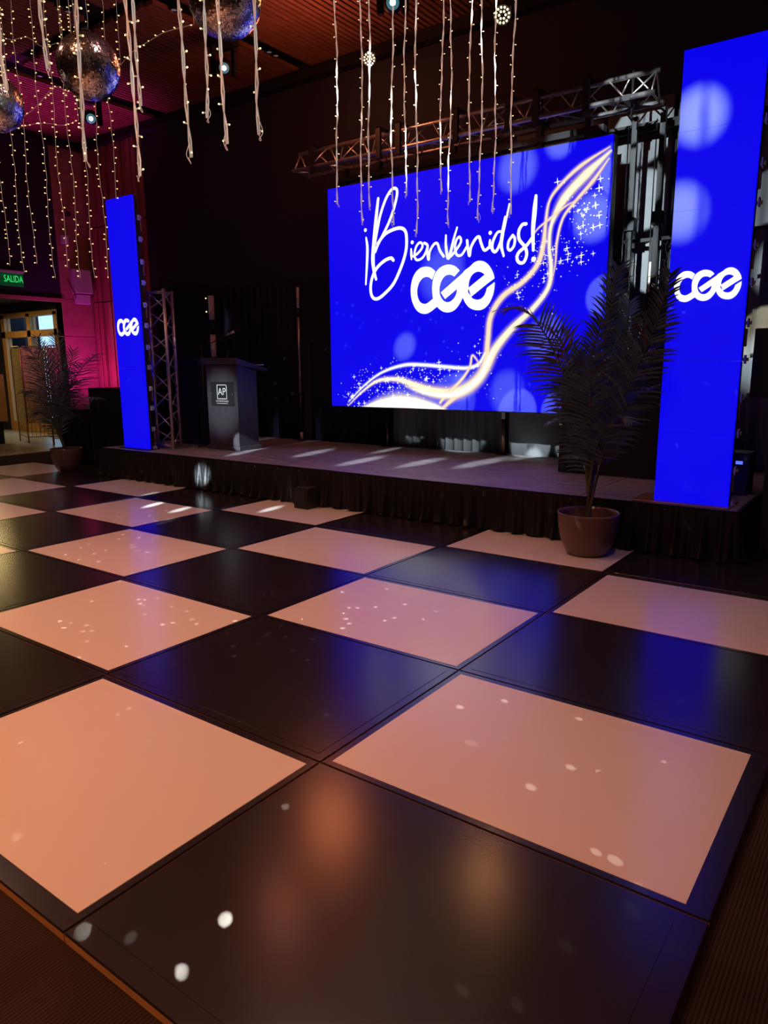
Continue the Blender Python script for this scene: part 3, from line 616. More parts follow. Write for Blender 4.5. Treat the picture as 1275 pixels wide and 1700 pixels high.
MB().box((-.42, -.02, -.02), (1.4, .02, .012)).build('bar', 'dark', t)
MB().box((1.36, -.02, -2.64-.02), (1.40, .02, -.021)).build('upright', 'dark', t)
t = thing('hanging_strip', 'narrow pale strip hanging from the lower black bar, with one bulb', 'decoration', (-.675, 5.87, 2.62))
MB().box((-.02, -.01, -.20), (.02, .01, 0)).build('black_top', 'dark', t)
MB().box((-.022, -.008, -.52), (.022, .008, -.20)).build('pale_strip', 'strip_light', t)
MB().box((-.022, -.008, -1.1), (.022, .008, -.66)).build('lower_strip', 'strip_light', t)
MB().box((-.012, -.006, -.66), (.012, .006, -.52)).build('joint', 'dark', t)
MB().lathe([(0, -.014), (.013, 0), (0, .014)], (-.01, -.03, -.33), 8).build('bulb', 'bulb', t)

# ------------------------------------------------------------------ podium
pd = thing('podium', 'black wooden podium with white AP sign, on the left of the stage', 'podium', (-5.50, 4.64, SZ))
W, D = .305, .19
MB().box((-W, -D, 0), (W, D, .055)).build('plinth', 'podium', pd, .004)
m = MB(); w2, d2 = W-.025, D-.02; zf, zb = 1.075, 1.02
m.add([(-w2, -d2, .0555), (w2, -d2, .0555), (w2, d2, .0555), (-w2, d2, .0555), (-w2, -d2, zf), (w2, -d2, zf), (w2, d2, zb-.02), (-w2, d2, zb-.02)],
      [(0, 3, 2, 1), (4, 5, 6, 7), (0, 1, 5, 4), (1, 2, 6, 5), (2, 3, 7, 6), (3, 0, 4, 7)])
m.build('cabinet', 'podium', pd, .003)
m = MB(); q = D+.14
m.add([(-W-.02, -D-.02, 1.077), (W+.02, -D-.02, 1.077), (W+.02, q, .985), (-W-.02, q, .985), (-W-.02, -D-.02, 1.155), (W+.02, -D-.02, 1.155), (W+.02, q, 1.02), (-W-.02, q, 1.02)],
      [(0, 3, 2, 1), (4, 5, 6, 7), (0, 1, 5, 4), (1, 2, 6, 5), (2, 3, 7, 6), (3, 0, 4, 7)])
m.build('reading_top', 'podium', pd, .003)
y_ = -d2
MB().box((-.20, y_-.008, .56), (.225, y_-.0005, .86)).build('sign_plate', 'black_plastic', pd, .002)
sg = MB(); cx_, cz_ = .01, .735; s_ = .09
for a, b, c, d in ((-s_, -s_, s_, -s_+.008), (-s_, s_-.008, s_, s_), (-s_, -s_, -s_+.008, s_), (s_-.008, -s_, s_, s_)):
    sg.box((cx_+a, y_-.011, cz_+b), (cx_+c, y_-.0085, cz_+d), 'white_letters')
xf = lambda dx, dz: (lambda v: (v.x+dx, y_-.0105, v.y+dz))
text_mb('AP', .125, sg, xf(cx_, cz_), 'white_letters')
text_mb('ALTOPORTALES', .032, sg, xf(cx_, .618), 'white_letters')
sg.box((cx_-.10, y_-.011, .588), (cx_+.10, y_-.0085, .592), 'white_letters')
o = sg.build('sign_lettering', None, pd); o['label'] = 'white AP monogram and name'
for xx in (-.185, .20): MB().lathe([(0, -.006), (.006, 0), (0, .006)], (xx, y_-.010, .71), 8).build('sign_screw', 'silver', pd)
# microphone and stand
mp = aty(376, 557, 4.62); mq = aty(395, 547, 4.62); sb = Vector((-6.02, 4.62, SZ))
t = thing('microphone_stand', 'thin black boom microphone stand left of the podium', 'microphone stand', sb)
top = aty(327, 577, 4.62); top = Vector((sb.x, sb.y, top.z))
MB().tube([(0, 0, .02), top-sb], .009, 8).build('upright', 'black_metal', t)
MB().tube([Vector((top.x-.05, top.y, top.z-.02))-sb, mp-sb], .006, 8).build('boom', 'black_metal', t)
MB().lathe([(0, 0), (.12, 0), (.12, .012), (.02, .03), (0, .03)], (0, 0, 0), 20).build('base', 'black_metal', t)
MB().lathe([(0, -.03), (.02, -.02), (.02, .02), (0, .03)], top-sb, 8).build('clutch', 'black_metal', t)
t = thing('microphone', 'grey handheld microphone clipped to the boom over the podium', 'microphone', mp)
dv = (mq-mp); ln = dv.length; dv.normalize()
MB().tube([(0, 0, 0), dv*ln*.75], [.013, .019], 12).build('handle', 'alu', t)
MB().tube([dv*ln*.74, dv*ln*.80, dv*ln*.93, dv*ln*1.02], [.02, .027, .027, .012], 12).build('grille', 'black_metal', t)
# folded paper on the podium back edge
tag(MB().box((-.06, -.04, 0), (.06, .04, .012)).build('notepad', 'white_plastic', None, loc=(-5.25, 4.88, SZ+1.062)), 'small pale notepad lying at the back edge of the podium top', 'notepad')

# ------------------------------------------------------------------ loudspeakers, cases, tables
def cabinet(name, label, x0, x1, y0, y1, z0, z1, mk='black_plastic', cat='speaker', grille=True, cone=True):
    c = Vector(((x0+x1)/2, (y0+y1)/2, z0)); t = thing(name, label, cat, c); a, b, h = (x1-x0)/2, (y1-y0)/2, z1-z0
    MB().box((-a, -b, 0), (a, b, h)).build('enclosure', mk, t, .008)
    if grille:
        MB().box((-a*.88, -b-.008, h*.06), (a*.88, -b-.001, h*.94)).build('grille', 'dark', t, .003)
    return t
t = cabinet('floor_speaker', 'small black box speaker on the dance floor in front of the stage skirt', -3.42, -3.235, 3.52, 3.70, CF+.032, .215)
for xx in (-.06, 0, .06): MB().lathe([(0, .004), (.006, .003), (.006, 0), (0, 0)], (xx, -.05, .213), 8).build('top_screw', 'silver', t)
t = cabinet('loudspeaker', 'dark loudspeaker with side handle behind the short silver truss', -6.62, -6.20, 4.70, 5.12, SZ, 1.56, grille=True)
MB().tube([(.23, -.1, .62), (.25, -.12, .66), (.25, .02, .66), (.23, .04, .62)], .012, 8).build('side_handle', 'black_metal', t)
def block(name, label, x0, x1, y0, y1, z0, z1, mk, cat, top='dark', wav=.006):
    c = Vector(((x0+x1)/2, (y0+y1)/2, z0)); t = thing(name, label, cat, c); a, b, h = (x1-x0)/2, (y1-y0)/2, z1-z0
    MB().box((-a, -b, h-.03), (a, b, h)).build('top', top, t, .004)
    # draped cloth sides
    m = MB(); per = [(-a, b), (-a, -b), (a, -b), (a, b)]; vs = []; n = 0
    for (xa, ya), (xb, yb) in zip(per, per[1:]):
        k = max(4, int(math.hypot(xb-xa, yb-ya)/.03))
        for i in range(k):
            u = i/k; x = xa+(xb-xa)*u; y = ya+(yb-ya)*u; s = 1+wav*2*math.sin(n*1.1)
            vs += [(x*1.003, y*1.003, h-.002), (x*(s+.01), y*(s+.01), .004)]; n += 1
    vs += [(a, b, h-.002), (a, b, .004)]; N = len(vs)//2
    m.add(vs, [(i*2, i*2+1, i*2+3, i*2+2) for i in range(N-1)], mk, True); m.build('cloth', None, t)
    return t
dj = block('draped_table', 'black draped table with equipment at the right of the stage, behind the palm', -1.16, .02, 4.93, 5.34, SZ, 1.42, 'black_fabric', 'table')
t = cabinet('dj_mixer', 'black audio mixer with metal edge on the draped table, near the right tower', -.52, -.10, 5.0, 5.26, 1.421, 1.48, grille=False, cat='audio mixer')
for q in range(6): MB().lathe([(0, 0), (.012, 0), (.012, .02), (0, .02)], (-.16+q*.06, -.05, .06), 8).build('knob', 'silver', t)
MB().box((-.2, -.146, .02), (.2, -.141, .03)).build('front_trim', 'silver', t)
t = thing('headphones', 'black headphones resting on the audio mixer', 'headphones', (-.3, 5.14, 1.502))
MB().tube([(-.07, 0, .03), (-.06, 0, .07), (0, 0, .095), (.06, 0, .07), (.07, 0, .03)], .008, 8).build('band', 'black_plastic', t)
for s_ in (-1, 1): MB().lathe([(0, -.018), (.035, -.016), (.035, .016), (0, .018)], (s_*.072, 0, .005), 14).build('ear_cup', 'black_plastic', t)
t = cabinet('laptop_case', 'pale slatted device on the draped table behind the tall palm frond', -1.0, -.70, 5.05, 5.25, 1.421, 1.50, mk='white_plastic', grille=False, cat='equipment')
block('draped_box', 'tall black draped box on the floor beside the left blue tower', -8.27, -7.40, 4.35, 5.0, CF, 1.135, 'black_fabric', 'box')
block('draped_box', 'lower wide black draped box behind the left potted palm', -9.2, -8.33, 4.4, 5.1, CF, .81, 'black_fabric', 'box')
t = cabinet('control_box', 'small grey box on the lower black draped box beside the pink wall', -8.58, -8.34, 4.45, 4.62, .812, .89, mk='white_plastic', grille=False, cat='box')
t = thing('uplight_fixture', 'magenta lit crate-like lamp against the slatted wall above the tall draped box', 'light', (-9.15, 5.75, CF))
MB().box((-.20, -.15, 0), (.20, .15, .9)).build('stand_box', 'dark', t)
MB().box((-.18, -.14, .9), (.18, .12, 1.32)).build('housing', 'white_plastic', t, .01)
m = MB()
for q in range(6): m.box((-.15, -.146, .95+q*.06), (.15, -.141, .98+q*.06))
m.build('louvres', 'dark', t)
# right side: road case and loudspeaker
rc = aty(1242, 662, 3.95); rc.x = .79; ra = aty(1254, 545, 4.0)
cabinet('road_case', 'tall dark road case at the right edge beyond the right tower', rc.x, rc.x+.8, 3.95, 4.6, CF, rc.z, mk='dark', cat='case', grille=False)
cabinet('loudspeaker', 'black loudspeaker on the road case at the right edge', ra.x, ra.x+.45, 4.0, 4.35, rc.z+.002, ra.z, mk='dark')
t = thing('mixing_desk', 'small black device with blue glowing display beside the right tower base', 'equipment', (.48, 4.62, SZ))
MB().box((-.11, -.12, 0), (.12, .12, .34)).build('body', 'black_plastic', t, .005)
mt_ = mat('blue_indicator', (.1, .1, .6), .3, noise=(9, (.1, .1, .5)), emis=(.1, .15, 1), es=1.4); M['blue_ind'] = mt_
MB().box((.02, -.126, .25), (.07, -.121, .275)).build('display', 'blue_ind', t)

# ------------------------------------------------------------------ potted palms
def frond_mb(pts, ll, start=.35, wd=.014, dens=.020, droop=.5, seed=0, dry=False, spread=1.0):
    R = random.Random(seed); P = spline(pts, 10); m = MB()
    N = len(P); m.tube(P, [.009*(1-.8*i/(N-1))+.0015 for i in range(N)], 6, 'stem')
    acc = 0; s = [0]
    for a, b in zip(P, P[1:]): s.append(s[-1]+(b-a).length)
    tot = s[-1]; d = tot*start; i = 0; side = 1
    while d < tot:
        while i < N-2 and s[i+1] < d: i += 1
        u = (d-s[i])/(s[i+1]-s[i]+1e-9); p = P[i].lerp(P[i+1], u); t = (P[i+1]-P[i]).normalized()
        q = (d/tot-start)/(1-start)
        L_ = ll*(.55+.45*math.sin(PI*min(1, q*1.1+.12)))*R.uniform(.85, 1.1)*(1 if q < .85 else 1-.35*(q-.85)/.15)
        for sd in (-1, 1):
            ref = Vector((0, 0, 1)) if abs(t.z) < .8 else Vector((-FF.x, -FF.y, 0)).normalized()
            sv = t.cross(ref).normalized()*sd
            sv = (Matrix.Rotation(R.uniform(-.35, .35), 3, t) @ sv)
            fw = .35+1.0*q
            dr = (sv*spread+t*fw).normalized(); c = p.copy(); g_ = Vector((0, 0, -1)); K = 5; vs = []; nrm = t.cross(sv).normalized()
            wv_ = dr.cross(nrm).normalized()
            for k in range(K+1):
                z = k/K; w_ = wd/2*(math.sin(PI*min(1, z*.8+.2))**.8)*(1.0 if z < .99 else .1)
                vs += [c+wv_*w_, c-wv_*w_]
                dr = (dr+g_*droop*.28*z).normalized(); c = c+dr*L_/K
            m.add(vs, [(2*k, 2*k+1, 2*k+3, 2*k+2) for k in range(K)], 'leaf_dry' if (dry and R.random() < .3) or R.random() < .015 else 'leaf')
        d += dens*R.uniform(.8, 1.2)
    return m
def pot(t, r, h, n=40):
    MB().lathe([(0, 0), (r*.58, 0), (r*.66, .01), (r*.84, h*.28), (r*.96, h*.62), (r, h*.95), (r*1.01, h), (r*.97, h), (r*.955, h*.94), (r*.93, h*.7)], (0, 0, 0), n).build('pot', 'pot', t)
    MB().lathe([(0, h*.72+.01), (r*.5, h*.72), (r*.93, h*.70)], (0, 0, 0), n).build('soil', 'soil', t)
RP = Vector((-.30, 3.44, .002))
t = thing('potted_palm', 'large potted palm in brown pot before the right part of the stage and screen', 'plant', RP)
pot(t, .228, .325)
base = RP+Vector((0, 0, .24))
FR = [  # pixel tracks of the fronds and their depth at the tip
    ([(975, 760), (957, 690), (935, 620), (905, 555), (868, 512), (828, 514)], 3.25, .27, .42, 1),
    ([(986, 740), (994, 660), (1005, 570), (1016, 500), (1027, 440)], 3.62, .25, .30, 0),
    ([(1000, 760), (1027, 680), (1062, 600), (1092, 530), (1114, 452)], 3.35, .24, .34, 0),
    ([(978, 750), (968, 680), (950, 610), (925, 560), (890, 530)], 3.42, .24, .35, 1),
    ([(990, 740), (1004, 670), (1024, 600), (1040, 540), (1046, 500)], 3.66, .24, .32, 0),
    ([(996, 770), (1025, 700), (1055, 655), (1090, 640)], 3.30, .21, .40, 0),
    ([(972, 780), (956, 730), (938, 700), (915, 700)], 3.35, .19, .45, 0),
    ([(990, 760), (1010, 690), (1045, 625), (1085, 575)], 3.72, .22, .38, 0),
    ([(982, 750), (980, 680), (982, 600), (998, 530)], 3.35, .24, .30, 0),
    ([(984, 770), (1000, 720), (1022, 690), (1050, 700)], 3.25, .18, .42, 0),
    ([(976, 770), (962, 710), (955, 650), (958, 590)], 3.60, .21, .38, 0)]
for k, (tr, ytip, ll, stt, dry) in enumerate(FR):
    n = len(tr); pts = [base-RP+Vector((random.uniform(-.02, .02), random.uniform(-.02, .02), -.02))]
    for i, (px, py) in enumerate(tr):
        u = (i+1)/n; yy = 3.50+(ytip-3.50)*u; pts.append(aty(px, py, yy)-RP)
    frond_mb(pts, ll*1.15, stt, .017, .0275, .75, k, bool(dry), 1.15).build('frond', None, t)
LP = Vector((-8.06, 3.80, .002))
t = thing('potted_palm', 'large potted palm in brown pot at the far left, before the foyer opening', 'plant', LP)
pot(t, .215, .31)
FL = [([(92, 705), (80, 650), (62, 600), (42, 575)], 3.6, .30, .30, 0), ([(96, 700), (98, 640), (96, 590), (92, 555)], 3.9, .27, .30, 0),
      ([(98, 700), (112, 650), (135, 612), (160, 588)], 3.6, .30, .30, 0), ([(98, 710), (118, 680), (140, 660), (163, 662)], 3.6, .26, .35, 0),
      ([(90, 705), (72, 670), (55, 650), (38, 655)], 3.7, .26, .32, 0), ([(94, 700), (104, 650), (116, 610), (122, 580)], 4.0, .26, .30, 0),
      ([(93, 700), (86, 640), (74, 590), (62, 560)], 3.9, .26, .30, 0), ([(96, 700), (106, 670), (120, 640), (140, 630)], 4.0, .26, .30, 0),
      ([(92, 710), (84, 690), (70, 680), (55, 690)], 3.5, .20, .3, 0)]
base = LP+Vector((0, 0, .22))
for k, (tr, ytip, ll, stt, dry) in enumerate(FL):
    n = len(tr); pts = [base-LP]
    for i, (px, py) in enumerate(tr):
        u = (i+1)/n; pts.append(aty(px, py, 3.80+(ytip-3.80)*u)-LP)
    frond_mb(pts, ll*1.25, stt, .014, .034, .75, 50+k).build('frond', None, t)

# ------------------------------------------------------------------ mirror balls
def mirror_ball(c, r, label, seed):
    R = random.Random(seed); t = thing('mirror_ball', label, 'mirror ball', c, 0, 'mirror balls hanging from the ceiling')
    core = MB(); n = 40
    core.lathe([(max(r*.985*math.sin(PI*i/n), 0.0001), -r*.985*math.cos(PI*i/n)) for i in range(n+1)], (0, 0, 0), 48); core.build('core', 'ball_core', t)
    m = MB(); ts = .0115; rows = int(PI*r/ts)
    for i in range(1, rows):
        th = PI*i/rows; rr = r*math.sin(th); cn = max(6, int(2*PI*rr/ts)); off = R.random()
        for j in range(cn):
            ph = 2*PI*(j+off)/cn; nv = Vector((math.sin(th)*math.cos(ph), math.sin(th)*math.sin(ph), math.cos(th)))
            e1 = Vector((-math.sin(ph), math.cos(ph), 0)); e2 = nv.cross(e1)
            tn = (nv+e1*R.gauss(0, .07)+e2*R.gauss(0, .07)).normalized(); e1 = (e1-tn*e1.dot(tn)).normalized(); e2 = tn.cross(e1)
            h = ts*.45; h1 = min(h, PI*rr/cn*.92); p = nv*r*1.002
            m.add([p-e1*h1-e2*h, p+e1*h1-e2*h, p+e1*h1+e2*h, p-e1*h1+e2*h], [(0, 1, 2, 3)], 'mirror')
    m.build('mirror_tiles', None, t)
    MB().lathe([(0, r*.98), (.03, r*.99), (.03, r+.02), (.01, r+.04), (0, r+.04)], (0, 0, 0), 12).build('cap', 'black_metal', t)
    MB().tube([(0, 0, r+.03), (0, 0, ZC-c.z)], .003, 6).build('hanging_wire', 'black_metal', t)
    return c
b1 = mirror_ball(atd(147, 111, 4.8), .200, 'whole round mirror ball, the middle one of three near the upper left', 1)
b2 = mirror_ball(atd(373, -3, 4.6), .232, 'largest mirror ball, cut off by the top edge of the photo', 2)
b3 = mirror_ball(atd(-8, 172, 4.9), .178, 'mirror ball cut off by the left edge of the photo', 3)
speck_light(b2-Vector((0, 0, .30)), 380, 38, .14)
speck_light(b1-Vector((0, 0, .26)), 170, 30, .12)
speck_light(Vector((.6, -.2, 4.3)), 45, 26, .06)  # added speck lamp, no ball hangs here

# ------------------------------------------------------------------ string lights
def bulb_mesh(far):
    m = MB(); s = 1.1 if far else .62
    m.tube([(0, 0, 0), (0, 0, .012)], [.0016, .003], 6, 'bulb_base')
    k = 'bulb_far' if far else 'bulb'
    m.tube([(0, 0, .0125), (0, 0, .016*s), (0, 0, .021*s), (0, 0, .0235*s)], [.0034*s, .0048*s, .0042*s, .001], 6, k)
    o = m.build('bulb', None); return o
proto_near = bulb_mesh(False); proto_far = bulb_mesh(True)
used = {'n': False, 'f': False}
def light_string(bot, ztop, label, group, far=False, space=.085, wr=.0026, strands=2, seed=0, zlit=99, curve=None, tail=True):
    R = random.Random(seed); t = thing('string_light', label, 'string light', bot, 0, group)
    H = ztop-bot.z; m = MB(); n = max(6, int(H/.05))
    if curve: path = [Vector(p)-bot for p in curve]
    else:
        ph = R.uniform(0, 6); am = .006 if not far else .008
        path = [Vector((am*math.sin(ph+z*5.3)+am*.4*math.sin(z*19+ph)+R.gauss(0, .0012), am*math.cos(ph+z*4.1), z)) for z in [H*i/n for i in range(n+1)]]
    for s_ in range(strands):
        pp = [p+Vector((math.cos(i*1.3+s_*PI)*wr*1.5, math.sin(i*1.3+s_*PI)*wr*1.5, 0)) for i, p in enumerate(path)]
        m.tube(pp, wr*(1 if not far else .8), 5, 'wire')
    if tail and not far:
        a = R.uniform(0, 6); m.tube(spline([(0, 0, .04), (.010*math.cos(a), .010*math.sin(a), .01), (.010*math.cos(a+1), 0, -.012), (0, .004, -.016), (-.006, 0, .002)], 4), wr*.45, 5, 'wire')
    m.build('wire', None, t)
    d = .015; tot = sum((b-a).length for a, b in zip(path, path[1:])); acc = [0]
    for a, b in zip(path, path[1:]): acc.append(acc[-1]+(b-a).length)
    key = 'f' if far else 'n'; proto = proto_far if far else proto_near; i = 0; cnt = 0
    while d < tot and cnt < 95:
        while i < len(path)-2 and acc[i+1] < d: i += 1
        p = path[i].lerp(path[i+1], (d-acc[i])/(acc[i+1]-acc[i]+1e-9))
        if p.z+bot.z < zlit:
            if not used[key]: o = proto; used[key] = True
            else: o = proto.copy(); COL.objects.link(o)
            # bulbs stick out sideways, mostly across the line of sight
            a = R.choice((0, PI))+YAW+R.gauss(0, .7); el = R.uniform(-.3, .45)
            dv = Vector((math.cos(a)*math.cos(el), math.sin(a)*math.cos(el), math.sin(el)))
            o.parent = t; o.location = p+dv*wr; o.rotation_euler = dv.to_track_quat('Z', 'Y').to_euler(); cnt += 1
        d += space*R.uniform(.55, 1.45)
    return t
RG = [(561.5, 339), (602, 369), (614.5, 344), (652, 374), (673, 325), (691, 388), (732, 318), (745, 374), (778, 335), (795, 365), (818, 351), (846, 356)]
for k, (px, py) in enumerate(RG):
    b = atd(px, py, 4.55+.25*math.sin(k*2.1))
    lab = 'string light hanging before the big screen, %s from the left of its row' % ORD[k] if 0 < k < 11 else ('leftmost' if k == 0 else 'rightmost')+' string light of the row hanging before the big screen'
    light_string(b, 5.15, lab, 'string lights before the big screen', False, .095, .0024, 2, 10+k, zlit=4.2)
LG = [(12, 150, 2.2, 'thick string light bundle at the extreme upper left edge'), (79, 116, 2.3, 'short string light ending left of the whole mirror ball'), (146, 268, 2.2, 'string light crossing in front of the whole mirror ball'),
      (229, 292, 2.35, 'long string light ending above the left blue tower'), (235, 177, 2.4, 'shorter string light twisted beside the long one above the left tower'),
      (315, 262, 2.3, 'long string light ending low on the black wall, left of the largest mirror ball'), (345, 194, 2.4, 'short string light in front of the left side of the largest mirror ball'),
      (376, 240, 2.3, 'bundled string light in front of the middle of the largest mirror ball'), (432, 224, 2.35, 'looped string light in front of the right side of the largest mirror ball')]
for k, (px, py, D, lab) in enumerate(LG):
    b = atd(px, py, D); light_string(b, 5.15, lab, 'near string lights at the upper left', False, .06, .0026, 3 if k in (0, 3, 7) else 2, 40+k, zlit=b.z+1.6)
FG = [(16, 441), (40, 453), (60, 438), (91, 462), (112, 444), (134, 462), (157, 462), (180, 462), (193, 330)]
for k, (px, py) in enumerate(FG):
    b = atd(px, py, 7.6); lab = 'far amber fairy light string by the dark left wall, %s from the left' % ORD[k] if k else 'leftmost far amber fairy light string by the dark left wall'
    if k == 8: lab = 'far amber fairy light string ending just above the left blue tower'
    light_string(b, 5.1, lab, 'far amber fairy light strings', True, .072, .0016, 1, 70+k, zlit=4.95)
SW = [([(10, 200), (39, 193), (62, 175), (82, 152), (99, 144), (112, 160)], 'sagging amber fairy string under the pink end of the ceiling'),
      ([(0, 60), (20, 66), (45, 62), (72, 78), (96, 72), (120, 82)], 'amber fairy string across the ceiling left of the whole mirror ball'),
      ([(200, 108), (222, 84), (248, 68), (272, 54), (300, 46), (322, 40)], 'amber fairy string rising across the ceiling between two mirror balls'),
      ([(20, 215), (55, 206), (80, 205), (105, 208), (130, 200)], 'amber fairy string along the top of the dark left wall')]
for k, (pts, lab) in enumerate(SW):
    P = [atd(px, py, 7.6 if k != 2 else 6.5) for px, py in pts]
    for p in P: p.z = min(p.z, 5.08)
    P = [Vector((P[0].x, P[0].y, ZC+.01))]+P+[Vector((P[-1].x, P[-1].y, ZC+.01))]
    light_string(P[0], 5.1, lab, 'far amber fairy light strings', True, .075, .0012, 1, 90+k, zlit=99, curve=P[:1]+spline(P[1:-1], 6)+P[-1:])
# dark unlit wires in front of the light pools
for k, (px, p0, p1, lab) in enumerate(((1102, 400, 478, 'dark unlit string hanging in the light pool left of the right tower'),)):
    a = aty(px, p1, 5.9); b = aty(px-4, p0, 5.9); t = thing('unlit_string', lab, 'string light', a)
    m = MB(); n = 12; P = [Vector((.012*math.sin(i*1.7), 0, (b.z-a.z)*i/n)) for i in range(n+1)]; m.tube(P, .004, 5)
    for i in range(1, n, 2): m.tube([P[i], P[i]+Vector((.03*(-1)**(i//2), 0, .01))], .003, 5)
    m.build('wire', 'dark', t)

# ------------------------------------------------------------------ lamps on the ceiling and wall
def par(c, r, label):
    t = thing('led_par_light', label, 'stage light', c, 0, 'warm LED stage lights on the back wall')
    d = (CAM-c).normalized(); q = d.to_track_quat('Z', 'Y')
    def T(v): return q @ Vector(v)
    m = MB(); m.lathe([(0, -.16), (r*.8, -.15), (r*1.05, -.02), (r*1.1, .012), (r*1.03, .012), (r*1.0, 0), (0, 0)], (0, 0, 0), 28)
    m.v = [tuple(T(v)) for v in m.v]; m.build('housing', 'black_metal', t)
    spots = [(0, 0)]+[(r*.38*math.cos(a*PI/3), r*.38*math.sin(a*PI/3)) for a in range(6)]+[(r*.78*math.cos(a*PI/6+.2), r*.78*math.sin(a*PI/6+.2)) for a in range(12)]
    for i, (x, y) in enumerate(spots[1:]):
        m = MB(); m.lathe([(r*.125, .003), (r*.12, .008), (r*.06, .014), (.0001, .015)], (x, y, 0), 10); m.v = [tuple(T(v)) for v in m.v]; m.build('led_lens', 'lens_warm', t)
    m = MB().tube([(-r*1.15, 0, 0), (-r*1.15, 0, r*1.6), (r*1.15, 0, r*1.6), (r*1.15, 0, 0)], .008, 6).tube([(0, 0, r*1.6), (0, 0, ZC-c.z)], .012, 6)
    m.build('yoke', 'black_metal', t)
pc1, pc2 = aty(613, 98, 5.5), aty(834, 25, 5.5)
par(pc1, .072, 'smaller round LED lamp with dotted warm glow, high on the black wall left of centre')
par(pc2, .085, 'larger round LED lamp with dotted warm glow at the top right of centre')
for p, e in ((pc2, 7),):
    lamp('SPOT', 'par_beam', p+(CAM-p).normalized()*.16, (-.5, 0, 0), e*3, (1, .40, .14), .10, 1.6, .8, spec=0)
def moving_head(c, label, aimp, r=.05, body=True):
    t = thing('moving_head_light', label, 'stage light', c, 0, 'moving head lamps under the ceiling'); d = (Vector(aimp)-c).normalized(); q = d.to_track_quat('Z', 'Y')
    def T(v): return q @ Vector(v)
    m = MB(); m.lathe([(0, -.26), (r*1.3, -.25), (r*1.7, -.15), (r*1.6, -.03), (r*1.25, .0), (r*1.15, 0), (r*1.1, -.02), (0, -.02)], (0, 0, 0), 24); m.v = [tuple(T(v)) for v in m.v]; m.build('head', 'dark', t)
    m = MB(); m.lathe([(r*1.12, -.004), (r*1.1, .002), (r*.55, .006), (r*.5, .004)], (0, 0, 0), 24); m.v = [tuple(T(v)) for v in m.v]; o = m.build('lens', 'lens_rim', t)
    m = MB(); m.lathe([(r*.5, .005), (r*.3, .010), (.0001, .012)], (0, 0, 0), 20); m.v = [tuple(T(v)) for v in m.v]; m.build('lens_hotspot', 'lens_cool', o)
    k = T((0, 0, -.13)); m = MB(); rt = T((1, 0, 0)); rt.z = 0; rt.normalize()
    for s_ in (-1, 1): m.box(tuple(k+rt*s_*.12-Vector((.025, .025, .10))), tuple(k+rt*s_*.12+Vector((.025, .025, .22))))
    m.box(tuple(k+Vector((-.15, -.11, .20))), tuple(k+Vector((.15, .11, .34))))
    m.tube([k+Vector((0, 0, .34)), Vector((k.x, k.y, ZC-c.z))], .02, 8); m.build('yoke', 'dark', t)
moving_head(atz(372, 113, 4.80), 'black moving head lamp with glowing lens below the largest mirror ball', CAM+Vector((-1.2, 1.2, -.8)))
moving_head(atz(151, 197, 4.80), 'black moving head lamp with glowing lens under the whole mirror ball', CAM+Vector((-2, 1.5, -.8)), .055)
moving_head(atz(652, 4, 4.80), 'moving head lamp with glowing lens at the top edge, centre', CAM+Vector((0, 0, .3)), .055)
# recessed downlights in the channels
for k, (px, py, lab) in enumerate(((93, 13, 'recessed ceiling lamp in the black channel left of the string crossing the mirror ball'), (113, 19, 'recessed ceiling lamp paired close to the right of its twin, upper left'),
                                   (289, 16, 'recessed ceiling lamp in the black channel left of the largest mirror ball'), (66, 126, 'faint recessed ceiling lamp near the far left of the ceiling'),
                                   (447, 86, 'recessed ceiling lamp in the black channel right of the largest mirror ball'), (458, 92, 'second recessed lamp of the pair right of the largest mirror ball'),
                                   (247, 176, 'recessed ceiling lamp in the channel beside the pink lit ceiling'))):
    c = atz(px, py, ZC+.02); t = thing('downlight', lab, 'ceiling light', c)
    MB().lathe([(.034, .0), (.044, .0), (.046, -.010), (.036, -.010), (.034, 0)], (0, 0, 0), 24).build('ring', 'black_metal', t)
    MB().lathe([(.0001, -.006), (.022, -.005), (.034, -.001)], (0, 0, 0), 20).build('lamp_glass', 'downlight', t)
    MB().lathe([(.036, .0), (.036, .08), (.0001, .08)], (0, 0, 0), 16).build('can', 'dark', t)

# ------------------------------------------------------------------ left wall fittings, foyer
c = Vector((-10.66, 4.66, 2.87))
t = thing('exit_sign', 'green lit exit sign reading SALIDA hanging on the dark left wall', 'sign', c)
MB().box((-.025, -.30, -.11), (.0, .17, .10)).build('housing', 'green_sign', t, .003)
MB().box((-.03, -.31, .101), (.02, .18, .14)).build('top_cover', 'white_plastic', t, .004)
sg = MB(); text_mb('SALIDA', .098, sg, lambda v: (.003, v.x, v.y*1.55), 'green_letters'); o = sg.build('lettering', None, t); o['label'] = 'green glowing word SALIDA'
def wallspk(c, s, label, name='wall_speaker'):
    t = thing(name, label, 'speaker', c)
    m = MB(); a, h, d = .17*s, .24*s, .20*s
    m.add([(0, -a*.8, 0), (d, -a, 0), (d, a, 0), (0, a*.8, 0), (0, -a*.8, h*1.7), (d*.8, -a, h*1.7), (d*.8, a, h*1.7), (0, a*.8, h*1.7)],
          [(0, 3, 2, 1), (4, 5, 6, 7), (0, 1, 5, 4), (1, 2, 6, 5), (2, 3, 7, 6), (3, 0, 4, 7)]); m.build('enclosure', 'white_plastic', t, .01)
    MB().box((d*.3, -a*.75, -h*.75), (d*.8, a*.75, -h*.1)).build('lower_box', 'white_plastic', t, .008)
    MB().tube([(0, -a*1.1, h), (d*.9, -a*1.08, -.02), (d*.5, -a*.7, -h*.4)], .007, 6).tube([(0, a*1.1, h), (d*.9, a*1.08, -.02), (d*.5, a*.7, -h*.4)], .007, 6).build('bracket', 'black_metal', t)
